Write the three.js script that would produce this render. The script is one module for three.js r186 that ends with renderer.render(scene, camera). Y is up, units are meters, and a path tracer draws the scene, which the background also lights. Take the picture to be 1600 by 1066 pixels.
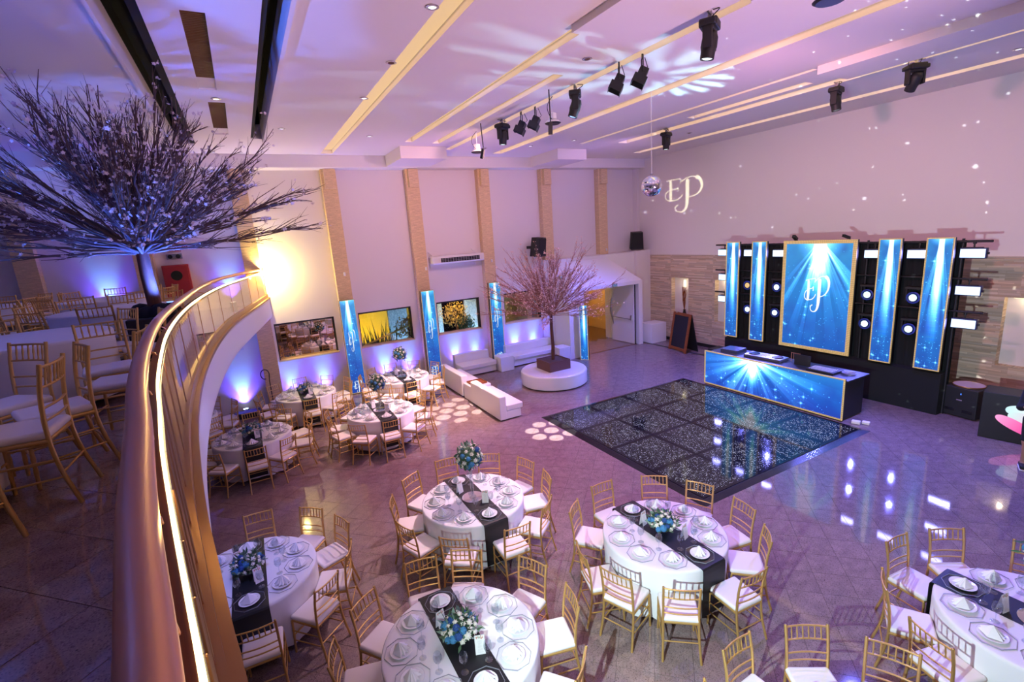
import * as THREE from 'three';
import { mergeGeometries } from 'three/addons/utils/BufferGeometryUtils.js';
import { RoundedBoxGeometry } from 'three/addons/geometries/RoundedBoxGeometry.js';
import { RectAreaLightUniformsLib } from 'three/addons/lights/RectAreaLightUniformsLib.js';
import { MarchingCubes } from 'three/addons/objects/MarchingCubes.js';

// ---------------------------------------------------------------- camera, exposure, large lights
const scene = new THREE.Scene();
scene.background = new THREE.Color(0x000000);
const camera = new THREE.PerspectiveCamera(2 * Math.atan(533 / 760.48) * 180 / Math.PI, 1600 / 1066, 0.05, 120);
camera.position.set(0, 4.65, 0);
camera.rotation.order = 'YXZ';
camera.rotation.set(-0.217222, -0.487395, -0.069693);
const renderer = new THREE.WebGLRenderer();
renderer.toneMapping = THREE.LinearToneMapping;
renderer.toneMappingExposure = 1.22;
renderer.shadowMap.enabled = true;
RectAreaLightUniformsLib.init();

const V = (x, y, z) => new THREE.Vector3(x, y, z);
const C = (r, g, b) => new THREE.Color().setRGB(r, g, b);
function spot(name, color, intensity, from, to, deg, penumbra = 0.5, radius = 1) {
  const l = new THREE.SpotLight(color, intensity, 0, deg * Math.PI / 180, penumbra, 2);
  l.name = name; l.position.set(...from); l.target.position.set(...to); l.shadow.radius = radius;
  l.castShadow = true; l.shadow.mapSize.set(1024, 1024);
  scene.add(l, l.target);
  return l;
}
function point(name, color, intensity, at, radius = 1) {
  const l = new THREE.PointLight(color, intensity, 0, 2);
  l.name = name; l.position.set(...at); l.shadow.radius = radius; l.castShadow = true; scene.add(l);
  return l;
}
function area(name, color, intensity, w, h, at, to) {
  const l = new THREE.RectAreaLight(color, intensity, w, h);
  l.name = name; l.position.set(...at); l.lookAt(...to); scene.add(l);
  return l;
}
const ROSE = C(1.0, 0.46, 0.70), LILAC = C(0.52, 0.42, 1.0), BLUE = C(0.10, 0.20, 1.0), WARM = C(1.0, 0.62, 0.22), WHITE = C(0.92, 0.97, 1.0), VIOLET = C(0.30, 0.16, 1.0);
// projector pair clamped to the balcony face just below the camera: the white key on tables and right wall
const KEY = [0.02, 2.96, -1.40];
spot('balcony_projector_wide', C(0.70, 0.93, 1.0), 84, KEY, [4.3, 0.4, -3.9], 56, 0.7, 1.0);
spot('balcony_projector_long', C(0.70, 0.80, 1.0), 95, KEY, [14.7, 3.9, -6.8], 23, 0.4, 1.0);
// unseen floods added behind the camera to brighten the ceiling from below
spot('added_ceiling_flood', C(1.0, 0.57, 0.68), 232, [5.6, 1.1, 3.4], [4.6, 7.2, -5.8], 34, 1, 12);
spot('added_ceiling_flood', C(0.26, 0.26, 1.0), 40, [10.2, 1.1, 3.4], [10.0, 7.2, -5.4], 40, 1, 12);
// ---------------------------------------------------------------- helpers
let seed = 12345;
const rnd = () => { seed = (seed + 0x6d2b79f5) | 0; let t = Math.imul(seed ^ (seed >>> 15), 1 | seed); t = (t + Math.imul(t ^ (t >>> 7), 61 | t)) ^ t; return ((t ^ (t >>> 14)) >>> 0) / 4294967296; };
const rr = (a, b) => a + (b - a) * rnd();
const taken = new Map();
function numbered(name) { const n = taken.get(name) ?? 0; taken.set(name, n + 1); return n ? `${name}_${String(n).padStart(3, '0')}` : name; }
function tag(o, label, category, group, kind) { o.userData = { label, category }; if (group) o.userData.group = group; if (kind) o.userData.kind = kind; return o; }
function thing(name, label, category, pos = [0, 0, 0], turn = 0, group, kind) {
  const o = new THREE.Group(); o.name = numbered(name); scene.add(o);
  o.position.set(...pos); o.rotation.y = turn; return tag(o, label, category, group, kind);
}
const merge = (gs) => { gs = gs.filter(Boolean); if (gs.length === 1) return gs[0]; gs = gs.map((g) => (g.index ? g.toNonIndexed() : g)); for (const g of gs) for (const k of Object.keys(g.attributes)) if (!['position', 'normal', 'uv'].includes(k)) g.deleteAttribute(k); return mergeGeometries(gs); };
function part(name, geo, mat, parent, label) {
  const m = new THREE.Mesh(Array.isArray(geo) ? merge(geo) : geo, mat); m.name = name; m.castShadow = m.receiveShadow = true; parent.add(m);
  if (label) m.userData.label = label;
  return m;
}
function solo(name, geo, mat, label, category, pos = [0, 0, 0], turn = 0, group, kind) {
  const m = new THREE.Mesh(Array.isArray(geo) ? merge(geo) : geo, mat); m.name = numbered(name); m.castShadow = m.receiveShadow = true; scene.add(m);
  m.position.set(...pos); m.rotation.y = turn; return tag(m, label, category, group, kind);
}
function copy(src, label, pos, turn = 0, group) {
  const o = src.clone(); o.name = numbered(src.name.replace(/_\d{3}$/, '')); scene.add(o); o.position.set(...pos); o.rotation.y = turn;
  o.userData = { ...src.userData, label }; if (group) o.userData.group = group; return o;
}
const bx = (w, h, d, x = 0, y = 0, z = 0) => new THREE.BoxGeometry(w, h, d).translate(x, y, z);
const bx2 = (x0, x1, y0, y1, z0, z1) => bx(x1 - x0, y1 - y0, z1 - z0, (x0 + x1) / 2, (y0 + y1) / 2, (z0 + z1) / 2);
const rb = (w, h, d, r, x = 0, y = 0, z = 0, s = 2) => new RoundedBoxGeometry(w, h, d, s, r).translate(x, y, z);
const rb2 = (x0, x1, y0, y1, z0, z1, r, s = 2) => rb(x1 - x0, y1 - y0, z1 - z0, r, (x0 + x1) / 2, (y0 + y1) / 2, (z0 + z1) / 2, s);
const cyl = (r0, r1, h, x = 0, y = 0, z = 0, n = 16) => new THREE.CylinderGeometry(r0, r1, h, n).translate(x, y, z);
const lathe = (pts, n = 24) => new THREE.LatheGeometry(pts.map((p) => new THREE.Vector2(p[0], p[1])), n);
// uv in metres by the main direction of each face
function uvm(g, s = 1, ou = 0, ov = 0) {
  g = g.index ? g.toNonIndexed() : g; const p = g.attributes.position, n = g.attributes.normal, uv = new Float32Array(p.count * 2);
  for (let i = 0; i < p.count; i++) {
    const ax = Math.abs(n.getX(i)), ay = Math.abs(n.getY(i)), az = Math.abs(n.getZ(i)); let u, v;
    if (ay >= ax && ay >= az) { u = p.getX(i); v = p.getZ(i); } else if (ax >= az) { u = p.getZ(i); v = p.getY(i); } else { u = p.getX(i); v = p.getY(i); }
    uv[2 * i] = u / s + ou; uv[2 * i + 1] = v / s + ov;
  }
  g.setAttribute('uv', new THREE.BufferAttribute(uv, 2)); return g;
}
// tube along points with a radius that may vary: r(t)
function tube(pts, r, sides = 6, closed = true) {
  const rad = typeof r === 'function' ? r : () => r, P = [], N = [], I = [], U = [], n = pts.length;
  let up = V(0, 0, 0);
  const q = pts.map((p) => (p.isVector3 ? p : V(...p)));
  for (let i = 0; i < n; i++) {
    const t = q[Math.min(i + 1, n - 1)].clone().sub(q[Math.max(i - 1, 0)]).normalize();
    if (i === 0) { up.set(0, 1, 0); if (Math.abs(t.y) > 0.9) up.set(1, 0, 0); }
    const a = V().crossVectors(up, t).normalize(), b = V().crossVectors(t, a).normalize(); up = b.clone();
    const R = rad(i / (n - 1));
    for (let k = 0; k < sides; k++) {
      const c = Math.cos(k / sides * 6.28319), s = Math.sin(k / sides * 6.28319), d = a.clone().multiplyScalar(c).addScaledVector(b, s);
      P.push(q[i].x + d.x * R, q[i].y + d.y * R, q[i].z + d.z * R); N.push(d.x, d.y, d.z); U.push(k / sides, i / (n - 1));
      if (i < n - 1) { const x = i * sides + k, y = i * sides + (k + 1) % sides; I.push(x, y, x + sides, y, y + sides, x + sides); }
    }
  }
  if (closed) for (const e of [0, n - 1]) {
    const c = P.length / 3, t = e ? q[n - 1].clone().sub(q[n - 2]).normalize() : q[0].clone().sub(q[1]).normalize();
    P.push(q[e].x, q[e].y, q[e].z); N.push(t.x, t.y, t.z); U.push(0, 0);
    for (let k = 0; k < sides; k++) { const x = e * sides + k, y = e * sides + (k + 1) % sides; e ? I.push(x, y, c) : I.push(y, x, c); }
  }
  const g = new THREE.BufferGeometry();
  g.setAttribute('position', new THREE.Float32BufferAttribute(P, 3)); g.setAttribute('normal', new THREE.Float32BufferAttribute(N, 3)); g.setAttribute('uv', new THREE.Float32BufferAttribute(U, 2)); g.setIndex(I);
  return g;
}
// flat-shaded prism from a polygon in x,z
function prism(poly, y0, y1, uo = 0, vo = 0) {
  const P = [], U = []; const n = poly.length;
  const tri = (a, b, c) => { for (const v of [a, b, c]) { P.push(...v); U.push(v[0] + uo, v[2] + vo); } };
  let area2 = 0; for (let i = 0; i < n; i++) { const a = poly[i], b = poly[(i + 1) % n]; area2 += a[0] * b[1] - b[0] * a[1]; }
  const q = area2 > 0 ? poly.slice().reverse() : poly;
  for (let i = 1; i < n - 1; i++) tri([q[0][0], y1, q[0][1]], [q[i][0], y1, q[i][1]], [q[i + 1][0], y1, q[i + 1][1]]);
  for (let i = 0; i < n; i++) { const a = q[i], b = q[(i + 1) % n]; tri([a[0], y0, a[1]], [b[0], y0, b[1]], [b[0], y1, b[1]]); tri([a[0], y0, a[1]], [b[0], y1, b[1]], [a[0], y1, a[1]]); }
  const g = new THREE.BufferGeometry(); g.setAttribute('position', new THREE.Float32BufferAttribute(P, 3)); g.setAttribute('uv', new THREE.Float32BufferAttribute(U, 2)); g.computeVertexNormals(); return g;
}
// sweep a profile [(outward, y)...] along a path of {x, z, nx, nz}; closed profiles repeat their first point
function sweep(path, prof) {
  const P = [], I = [], U = [], m = prof.length; let len = 0;
  path.forEach((p, i) => {
    if (i) len += Math.hypot(p.x - path[i - 1].x, p.z - path[i - 1].z);
    prof.forEach(([o, y], k) => { P.push(p.x + p.nx * o, y, p.z + p.nz * o); U.push(len, k / (m - 1)); });
  });
  for (let i = 0; i < path.length - 1; i++) for (let k = 0; k < m - 1; k++) { const a = i * m + k, b = a + m; I.push(a, b, a + 1, b, b + 1, a + 1); }
  let g = new THREE.BufferGeometry(); g.setAttribute('position', new THREE.Float32BufferAttribute(P, 3)); g.setAttribute('uv', new THREE.Float32BufferAttribute(U, 2)); g.setIndex(I);
  return g;
}
const flat = (g) => { g = g.index ? g.toNonIndexed() : g; g.computeVertexNormals(); return g; };
const smooth = (g) => { g.computeVertexNormals(); return g; };
// extruded shape (x, y) with rectangular holes, thickness towards -z from z1
function slab(x0, x1, y0, y1, holes, depth) {
  const s = new THREE.Shape([[x0, y0], [x1, y0], [x1, y1], [x0, y1]].map((p) => new THREE.Vector2(...p)));
  for (const [a, b, c, d] of holes) s.holes.push(new THREE.Path([[a, c], [a, d], [b, d], [b, c]].map((p) => new THREE.Vector2(...p))));
  return new THREE.ExtrudeGeometry(s, { depth, bevelEnabled: false });
}
// ---------------------------------------------------------------- textures
const hash = (x, y, s = 0) => { let h = Math.imul(x | 0, 374761393) + Math.imul(y | 0, 668265263) + Math.imul(s + 7, 974634553); h = Math.imul(h ^ (h >>> 13), 1274126177); return ((h ^ (h >>> 16)) >>> 0) / 4294967296; };
function vnoise(x, y, per, s) { const xi = Math.floor(x), yi = Math.floor(y), fx = x - xi, fy = y - yi, w = (t) => t * t * (3 - 2 * t), m = (a) => ((a % per) + per) % per; const a = hash(m(xi), m(yi), s), b = hash(m(xi + 1), m(yi), s), c = hash(m(xi), m(yi + 1), s), d = hash(m(xi + 1), m(yi + 1), s); return (a + (b - a) * w(fx)) + ((c + (d - c) * w(fx)) - (a + (b - a) * w(fx))) * w(fy); }
function tex(n, f, srgb = true, m = n) {
  const d = new Uint8Array(n * m * 4);
  for (let y = 0; y < m; y++) for (let x = 0; x < n; x++) { const c = f(x / n, y / m, x, y); for (let k = 0; k < 3; k++) d[(y * n + x) * 4 + k] = Math.max(0, Math.min(255, (Array.isArray(c) ? c[k] : c) * 255)); d[(y * n + x) * 4 + 3] = 255; }
  const t = new THREE.DataTexture(d, n, m, THREE.RGBAFormat); t.wrapS = t.wrapT = THREE.RepeatWrapping; t.magFilter = THREE.LinearFilter; t.minFilter = THREE.LinearMipmapLinearFilter; t.generateMipmaps = true;
  if (srgb) t.colorSpace = THREE.SRGBColorSpace; t.needsUpdate = true; return t;
}
function canvasTex(w, h, draw) { const c = document.createElement('canvas'); c.width = w; c.height = h; draw(c.getContext('2d'), w, h); const t = new THREE.CanvasTexture(c); t.colorSpace = THREE.SRGBColorSpace; t.magFilter = THREE.LinearFilter; return t; }
const M = {};
const std = (o) => new THREE.MeshStandardMaterial(o), phy = (o) => new THREE.MeshPhysicalMaterial(o);
const granite = tex(256, (u, v, x, y) => { const s = hash(x, y, 1), s2 = hash(x >> 1, y >> 1, 2), n = vnoise(u * 12, v * 12, 12, 3); const g = 0.80 + 0.10 * (n - 0.5) + (s > 0.93 ? -0.30 : s < 0.08 ? 0.14 : 0) + (s2 > 0.94 ? -0.20 : 0); return [g, g * 0.975, g * 0.95]; });
const stripe = tex(256, (u, v, x, y) => { const n = vnoise(u * 6, v * 60, 60, 4) * 0.6 + vnoise(u * 40, v * 120, 120, 5) * 0.4; const g = 0.88 + 0.20 * (n - 0.5); return [g, g, g]; }, true);
const plasterBump = tex(256, (u, v) => 0.5 + 0.35 * (vnoise(u * 32, v * 32, 32, 6) - 0.5) + 0.4 * (vnoise(u * 128, v * 128, 128, 7) - 0.5), false);
const fabricBump = tex(128, (u, v, x, y) => 0.5 + 0.25 * ((x % 4 < 2) ^ (y % 4 < 2) ? 1 : -1) + 0.2 * (hash(x, y, 8) - 0.5), false);
// split stone cladding: long thin strips of differing tone, 2 m square
const clad = canvasTex(1024, 1024, (c, w, h) => {
  for (let y = 0; y < h;) { const hh = 12 + Math.floor(hash(y, 1, 9) * 16); let x = -hash(y, 2, 9) * 300; while (x < w) { const ww = 120 + hash(x | 0, y, 10) * 380, t = 186 + hash(x | 0, y, 11) * 44, k = hash(x | 0, y, 12); c.fillStyle = `rgb(${t},${t * (0.90 + 0.05 * k)},${t * (0.78 + 0.10 * k)})`; c.fillRect(x, y, ww, hh); c.fillStyle = `rgba(110,88,74,${0.18 + 0.3 * k})`; c.fillRect(x, y, ww, 1.5); c.fillRect(x, y, 1.5, hh); for (let q = 0; q < 5; q++) { c.fillStyle = `rgba(90,70,50,${0.10 * hash(q, x | 0, y)})`; c.fillRect(x + ww * hash(q, y, x | 0), y + hh * hash(q, 5, y), 60, 2); } x += ww; } y += hh; }
});
clad.wrapS = clad.wrapT = THREE.RepeatWrapping;
const woodTex = tex(256, (u, v) => { const n = vnoise(u * 4, v * 40, 40, 13) * 0.6 + vnoise(u * 16, v * 160, 160, 14) * 0.4; return [0.50 + 0.25 * n, 0.31 + 0.17 * n, 0.17 + 0.10 * n]; });
const barkTex = tex(128, (u, v) => { const n = vnoise(u * 24, v * 6, 24, 15) * 0.6 + vnoise(u * 48, v * 24, 48, 16) * 0.4; return [0.30 + 0.22 * n, 0.20 + 0.15 * n, 0.16 + 0.12 * n]; });
const waterTex = tex(256, (u, v, x, y) => { const n = 0.55 * vnoise(u * 40, v * 14, 40, 17) + 0.45 * hash(x, y >> 1, 18); return [0.45 + 0.5 * n, 0.55 + 0.42 * n, 0.66 + 0.33 * n]; });
M.wall = std({ color: C(0.78, 0.73, 0.71), roughness: 0.9, bumpMap: plasterBump, bumpScale: 0.0006 });
M.ceiling = std({ color: C(0.80, 0.76, 0.74), roughness: 0.92 });
M.pilaster = std({ color: C(0.97, 0.72, 0.41), map: stripe, roughness: 0.85, bumpMap: stripe, bumpScale: 0.002 });
M.clad = std({ color: C(0.96, 0.90, 0.85), map: clad, roughness: 0.8, bumpMap: clad, bumpScale: 0.003 });
M.whiteGloss = phy({ color: C(0.80, 0.78, 0.78), roughness: 0.35, clearcoat: 0.4, clearcoatRoughness: 0.2 });
M.white = std({ color: C(0.80, 0.78, 0.77), roughness: 0.6 });
M.black = std({ color: C(0.012, 0.013, 0.014), roughness: 0.55 });
M.blackGloss = std({ color: C(0.012, 0.012, 0.014), roughness: 0.25 });
M.drape = std({ color: C(0.006, 0.008, 0.009), roughness: 0.95 });
M.chrome = std({ color: C(0.75, 0.76, 0.78), metalness: 1, roughness: 0.18 });
M.steel = std({ color: C(0.42, 0.42, 0.43), metalness: 1, roughness: 0.35 });
M.brass = std({ color: C(0.40, 0.20, 0.085), metalness: 0.85, roughness: 0.36 });
M.copper = std({ color: C(0.66, 0.31, 0.17), metalness: 0.55, roughness: 0.36 });
M.gold = std({ color: C(0.72, 0.46, 0.15), metalness: 0.68, roughness: 0.32 });
M.cushion = std({ color: C(0.80, 0.75, 0.72), roughness: 0.75, bumpMap: fabricBump, bumpScale: 0.0004 });
M.cloth = std({ color: C(0.80, 0.79, 0.80), roughness: 0.85, bumpMap: fabricBump, bumpScale: 0.0003, side: THREE.DoubleSide });
M.runner = phy({ color: C(0.008, 0.009, 0.010), roughness: 0.55, sheen: 0.2, sheenRoughness: 0.4 });
M.china = phy({ color: C(0.84, 0.84, 0.84), roughness: 0.15, clearcoat: 0.5 });
M.napkin = std({ color: C(0.84, 0.83, 0.82), roughness: 0.9, side: THREE.DoubleSide });
M.glass = phy({ color: C(0.90, 0.93, 0.95), transmission: 1, thickness: 0, roughness: 0.02, ior: 1.8, side: THREE.DoubleSide });
M.pane = phy({ color: C(0.93, 0.95, 0.95), transmission: 1, thickness: 0, roughness: 0.01, ior: 1.5 });
M.bronzeGlass = phy({ color: C(0.95, 0.84, 0.66), transmission: 0.92, thickness: 0, roughness: 0.03, ior: 1.75 });
M.charger = phy({ color: C(0.99, 0.99, 0.99), transmission: 1.0, thickness: 0, roughness: 0.03, ior: 1.35 });
M.chargerRim = std({ color: C(0.36, 0.38, 0.42), metalness: 0.3, roughness: 0.3 });
M.mirror = std({ color: C(0.9, 0.9, 0.92), metalness: 1, roughness: 0.03 });
M.smokedMirror = std({ color: C(0.52, 0.42, 0.42), metalness: 1, roughness: 0.02 });
M.wood = std({ color: C(0.75, 0.55, 0.42), map: woodTex, roughness: 0.6 });
M.darkWood = std({ color: C(0.30, 0.17, 0.12), map: woodTex, roughness: 0.55 });
M.bark = std({ color: C(0.85, 0.72, 0.66), map: barkTex, roughness: 0.9 });
M.twig = std({ color: C(0.115, 0.075, 0.068), roughness: 0.9 });
M.twigPink = std({ color: C(0.40, 0.18, 0.125), roughness: 0.9 });
M.blossom = std({ color: C(0.74, 0.66, 0.68), roughness: 0.8, side: THREE.DoubleSide });
M.blossomPink = std({ color: C(0.88, 0.60, 0.48), roughness: 0.8, side: THREE.DoubleSide });
M.leaf = std({ color: C(0.055, 0.12, 0.055), roughness: 0.6, side: THREE.DoubleSide });
M.leafPale = std({ color: C(0.22, 0.33, 0.24), roughness: 0.6, side: THREE.DoubleSide });
M.rose = std({ color: C(0.82, 0.78, 0.66), roughness: 0.7, side: THREE.DoubleSide });
M.hydrangea = std({ color: C(0.07, 0.27, 0.50), roughness: 0.75, side: THREE.DoubleSide });
M.hydrangeaDeep = std({ color: C(0.03, 0.09, 0.30), roughness: 0.75, side: THREE.DoubleSide });
M.red = std({ color: C(0.42, 0.03, 0.03), roughness: 0.5 });
M.tile = [0, 1, 2].map((i) => phy({ color: C(0.39 + 0.012 * i, 0.295 + 0.01 * i, 0.31 + 0.008 * i), map: granite, roughness: 0.05, specularIntensity: 1.0, ior: 1.5 }));
M.grout = std({ color: C(0.06, 0.04, 0.04), roughness: 0.9 });
const glow = (r, g, b, k = 1) => std({ color: C(0, 0, 0), emissive: C(r, g, b), emissiveIntensity: k, roughness: 0.4 });
// ---------------------------------------------------------------- balcony edge curve
const GP = [[0.46, -16], [0.12, -14], [-0.13, -12.6], [-0.40, -10.95], [-0.57, -9.2], [-0.655, -7.5], [-0.665, -6], [-0.62, -4.7], [-0.55, -3.8], [-0.46, -2.9], [-0.38, -2.3], [-0.32, -1.85], [-0.24, -1.34], [-0.18, -0.98], [-0.14, -0.74], [-0.06, -0.2], [0.06, 0.5], [0.45, 2.2], [0.9, 4.0]];
const curve = new THREE.CatmullRomCurve3(GP.map(([x, z]) => V(x, 0, z)));
const EDGE = [];
for (let i = 0; i <= 160; i++) { const p = curve.getPoint(i / 160), t = curve.getTangent(i / 160); EDGE.push({ x: p.x, z: p.z, nx: t.z, nz: -t.x }); }
const edgeX = (z) => { for (let i = 0; i < EDGE.length - 1; i++) { const a = EDGE[i], b = EDGE[i + 1]; if (z <= b.z) return a.x + (b.x - a.x) * Math.max(0, z - a.z) / (b.z - a.z); } return EDGE[EDGE.length - 1].x; };
camera.updateMatrixWorld(); camera.updateProjectionMatrix();
const pix = (x, y, z) => { const v = V(x, y, z).applyMatrix4(camera.matrixWorldInverse), d = -v.z; return { d, x: 800 + 760.48 * v.x / d, y: 533 - 760.48 * v.y / d }; };
const seen = (p, m = 30) => p.d > 0.1 && p.x > -m && p.x < 1600 + m && p.y > -m && p.y < 1066 + m;

// ---------------------------------------------------------------- floors of diagonal tiles
function tileFloor(parent, mats, pitch, inside, clip, y, most) {
  const list = [], h = pitch / Math.SQRT2, N = 60;
  for (let i = -N; i < N; i++) for (let j = -N; j < N; j++) {
    const cx = (i + j) * h, cz = (i - j) * h - 6; if (!inside(cx, cz)) continue;
    let poly = [[0, -1], [1, 0], [0, 1], [-1, 0]].map(([a, b]) => [cx + a * (h - 0.0028), cz + b * (h - 0.0028)]);
    if (clip) { poly = clip(poly); if (!poly || poly.length < 3) continue; }
    const p = pix(cx, y, cz); list.push({ poly, cx, cz, whole: poly.length === 4 && !poly.cut, w: seen(p, 60) ? 1 / (p.d * p.d * p.d) : -p.d });
  }
  list.sort((a, b) => b.w - a.w);
  const shared = [0, 1, 2, 3].map((k) => prism([[0, -1], [1, 0], [0, 1], [-1, 0]].map(([a, b]) => [a * (h - 0.0028), b * (h - 0.0028)]), y - 0.012, y, k * 0.37, k * 0.61));
  const rest = [];
  list.forEach((t, n) => {
    const k = Math.floor(hash(n, 3, 21) * 4);
    if (n < most && t.w > 0) {
      const m = new THREE.Mesh(t.whole ? shared[k] : prism(t.poly, y - 0.012, y), mats[n % mats.length]); m.name = 'tile'; if (t.whole) m.position.set(t.cx, 0, t.cz); m.castShadow = m.receiveShadow = true; parent.add(m);
    } else rest.push(prism(t.poly, y - 0.012, y, k * 0.37, k * 0.61));
  });
  if (rest.length) { const m = part('tiles', rest, mats[0], parent); m.userData.kind = 'stuff'; }
}
const floor = thing('floor', 'polished rose-grey floor tiles laid diagonally across the hall', 'floor', [0, 0, 0], 0, null, 'structure');
part('screed', bx2(-9.2, 15.1, -0.2, -0.004, -19.6, 4.4), M.grout, floor);
tileFloor(floor, M.tile, 0.40, (x, z) => x > -4 && x < 14.95 && z > -16.0 && z < 3.2 && !(x > 6.35 && x < 10.85 && z > -9.8 && z < -5.3), null, 0, 300);
const mezz = thing('floor_mezzanine', 'dim polished tile floor of the curved mezzanine', 'floor', [0, 0, 0], 0, null, 'structure');
{
  const path = [...EDGE.map((p) => [p.x - p.nx * 0.28, p.z - p.nz * 0.28]), [-9.1, 4], [-9.1, -16]];
  const s = new THREE.Shape(path.map((p) => new THREE.Vector2(p[0], p[1])));
  part('slab', new THREE.ExtrudeGeometry(s, { depth: 0.40, bevelEnabled: false }).rotateX(Math.PI / 2).translate(0, 3.14, 0), M.ceiling, mezz);
  part('fascia', smooth(sweep(EDGE, [[-0.34, 3.135], [-0.10, 3.135], [-0.10, 3.262], [0.045, 3.262], [0.052, 3.2], [0.052, 2.80], [0.035, 2.72], [-0.02, 2.675], [-0.1, 2.665], [-0.6, 2.665]])), M.white, mezz, 'white rounded face below the gold cap');
  const clip = (poly) => {
    const z0 = Math.min(...poly.map((p) => p[1])), z1 = Math.max(...poly.map((p) => p[1])), xa = edgeX(z0) - 0.11, xb = edgeX(z1) - 0.11, f = (p) => p[0] - (xa + (xb - xa) * (p[1] - z0) / (z1 - z0));
    if (poly.every((p) => f(p) < 0)) return poly; const out = [];
    poly.forEach((a, i) => { const b = poly[(i + 1) % poly.length], fa = f(a), fb = f(b); if (fa < 0) out.push(a); if (fa * fb < 0) { const t = fa / (fa - fb); out.push([a[0] + (b[0] - a[0]) * t, a[1] + (b[1] - a[1]) * t]); } });
    out.cut = true; return out;
  };
  tileFloor(mezz, M.tile, 0.40, (x, z) => x > -7.5 && z > -15.9 && z < 3 && x < edgeX(z) + 0.3, clip, 3.15, 260);
}
// ---------------------------------------------------------------- back wall with windows, pilasters
const WIN = [[0.50, 2.22], [2.96, 4.71], [5.62, 7.26], [8.26, 9.86]], WY = [1.36, 2.49];
const PIL = [-6.95, -4.52, -2.24, 0.22, 2.62, 5.16, 7.68, 10.22, 12.84];
{
  const w = thing('wall_back', 'pale plaster back wall with stone pilasters and garden windows', 'wall', [0, 0, 0], 0, null, 'structure');
  part('plaster', uvm(slab(-9.3, 15.1, -0.1, 7.6, [...WIN.map(([a, b]) => [a, b, ...WY]), [10.64, 13.26, -0.02, 2.42]], 0.3).translate(0, 0, -16.3)), M.wall, w);
  for (const x of PIL) {
    const p = part('pilaster', uvm(bx2(x - 0.21, x + 0.21, x > 10 ? 3.5 : 0, 6.86, -16, -15.75), 0.5, x), M.pilaster, w, 'tan striped stone pilaster');
    part('capital_box', uvm(bx2(x - 0.15, x + 0.15, 6.30, 6.85, -15.75, -15.62), 0.5, x), M.pilaster, p);
  }
  part('bulkhead', bx2(-9.2, 14.9, 6.86, 7.25, -16, -15.42), M.ceiling, w);
  part('sensor', [rb(0.06, 0.11, 0.04, 0.01, 2.68, 3.78, -15.73), rb(0.06, 0.11, 0.04, 0.01, 5.3, 3.7, -15.73), rb(0.05, 0.1, 0.04, 0.01, 7.75, 3.75, -15.73), rb(0.05, 0.1, 0.04, 0.01, 12.95, 3.75, -15.73)], M.white, w);
  WIN.forEach(([a, b], i) => {
    const g = thing(`window_${i + 1}`, ['mirror glass window reflecting tables, nearest the balcony', 'window onto a yellow garden wall with spiky plants', 'window with gold foliage between two pale blue water walls', 'window partly hidden behind the blossom tree'][i], 'window', [0, 0, 0], 0, null, 'structure');
    part('frame', [bx2(a, b, 2.44, 2.49, -16.2, -16.02), bx2(a, a + 0.03, 1.36, 2.49, -16.2, -16.03), bx2(b - 0.03, b, 1.36, 2.49, -16.2, -16.03)], M.black, g);
    part('sill', rb2(a - 0.02, b + 0.02, 1.33, 1.375, -16.25, -15.93, 0.01), M.pilaster, g);
    part('pane', bx2(a + 0.02, b - 0.02, 1.37, 2.46, -16.16, -16.15), i ? M.pane : M.smokedMirror, g);
  });
}
// ---------------------------------------------------------------- right wall: stone cladding below, plaster above, lit niches
const NICHE = [[-13.95, -13.1, 1.0, 2.53], [-11.9, -11.05, 1.0, 2.53], [-4.23, -3.38, 0.96, 2.52]];
{
  const w = thing('wall_right', 'right wall with split-stone cladding below pale plaster', 'wall', [0, 0, 0], 0, null, 'structure');
  part('plaster', uvm(bx2(14.75, 15.05, 3.40, 7.6, -16.2, 4.3)), M.wall, w);
  part('niche_back', uvm(bx2(14.9, 15.05, -0.1, 3.4, -16.2, 4.3)), M.wall, w);
  const c = slab(-15.1, 4.2, 0.0, 3.41, NICHE, 0.2).rotateY(-Math.PI / 2).translate(14.9, 0, 0);
  part('cladding', uvm(c, 2), M.clad, w, 'beige split-stone strips');
  part('corner_pier', [uvm(bx2(13.95, 14.7, 0, 3.62, -15.4, -15.1)), uvm(bx2(14.62, 14.8, 3.4, 6.9, -16, -15.75))], M.wall, w);
  const b = thing('baseboard_right', 'black baseboard along the stone-clad right wall', 'baseboard', [0, 0, 0], 0, null, 'structure');
  part('board', bx2(14.67, 14.7, 0, 0.12, -15.1, 4.2), M.black, b);
  part('floor_strip', bx2(13.62, 13.72, 0.0, 0.004, -15.0, 4.2), M.black, b);
}
// ---------------------------------------------------------------- walls outside the frame
solo('wall_left', uvm(bx2(-9.4, -9.1, -0.1, 7.6, -16.2, 4.3)), M.wall, 'plain plaster wall far left of the mezzanine', 'wall', [0, 0, 0], 0, null, 'structure');
solo('wall_front', uvm(bx2(-9.4, 15.05, -0.1, 7.6, 4.2, 4.5)), M.wall, 'plain plaster wall behind the viewer', 'wall', [0, 0, 0], 0, null, 'structure');
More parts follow.
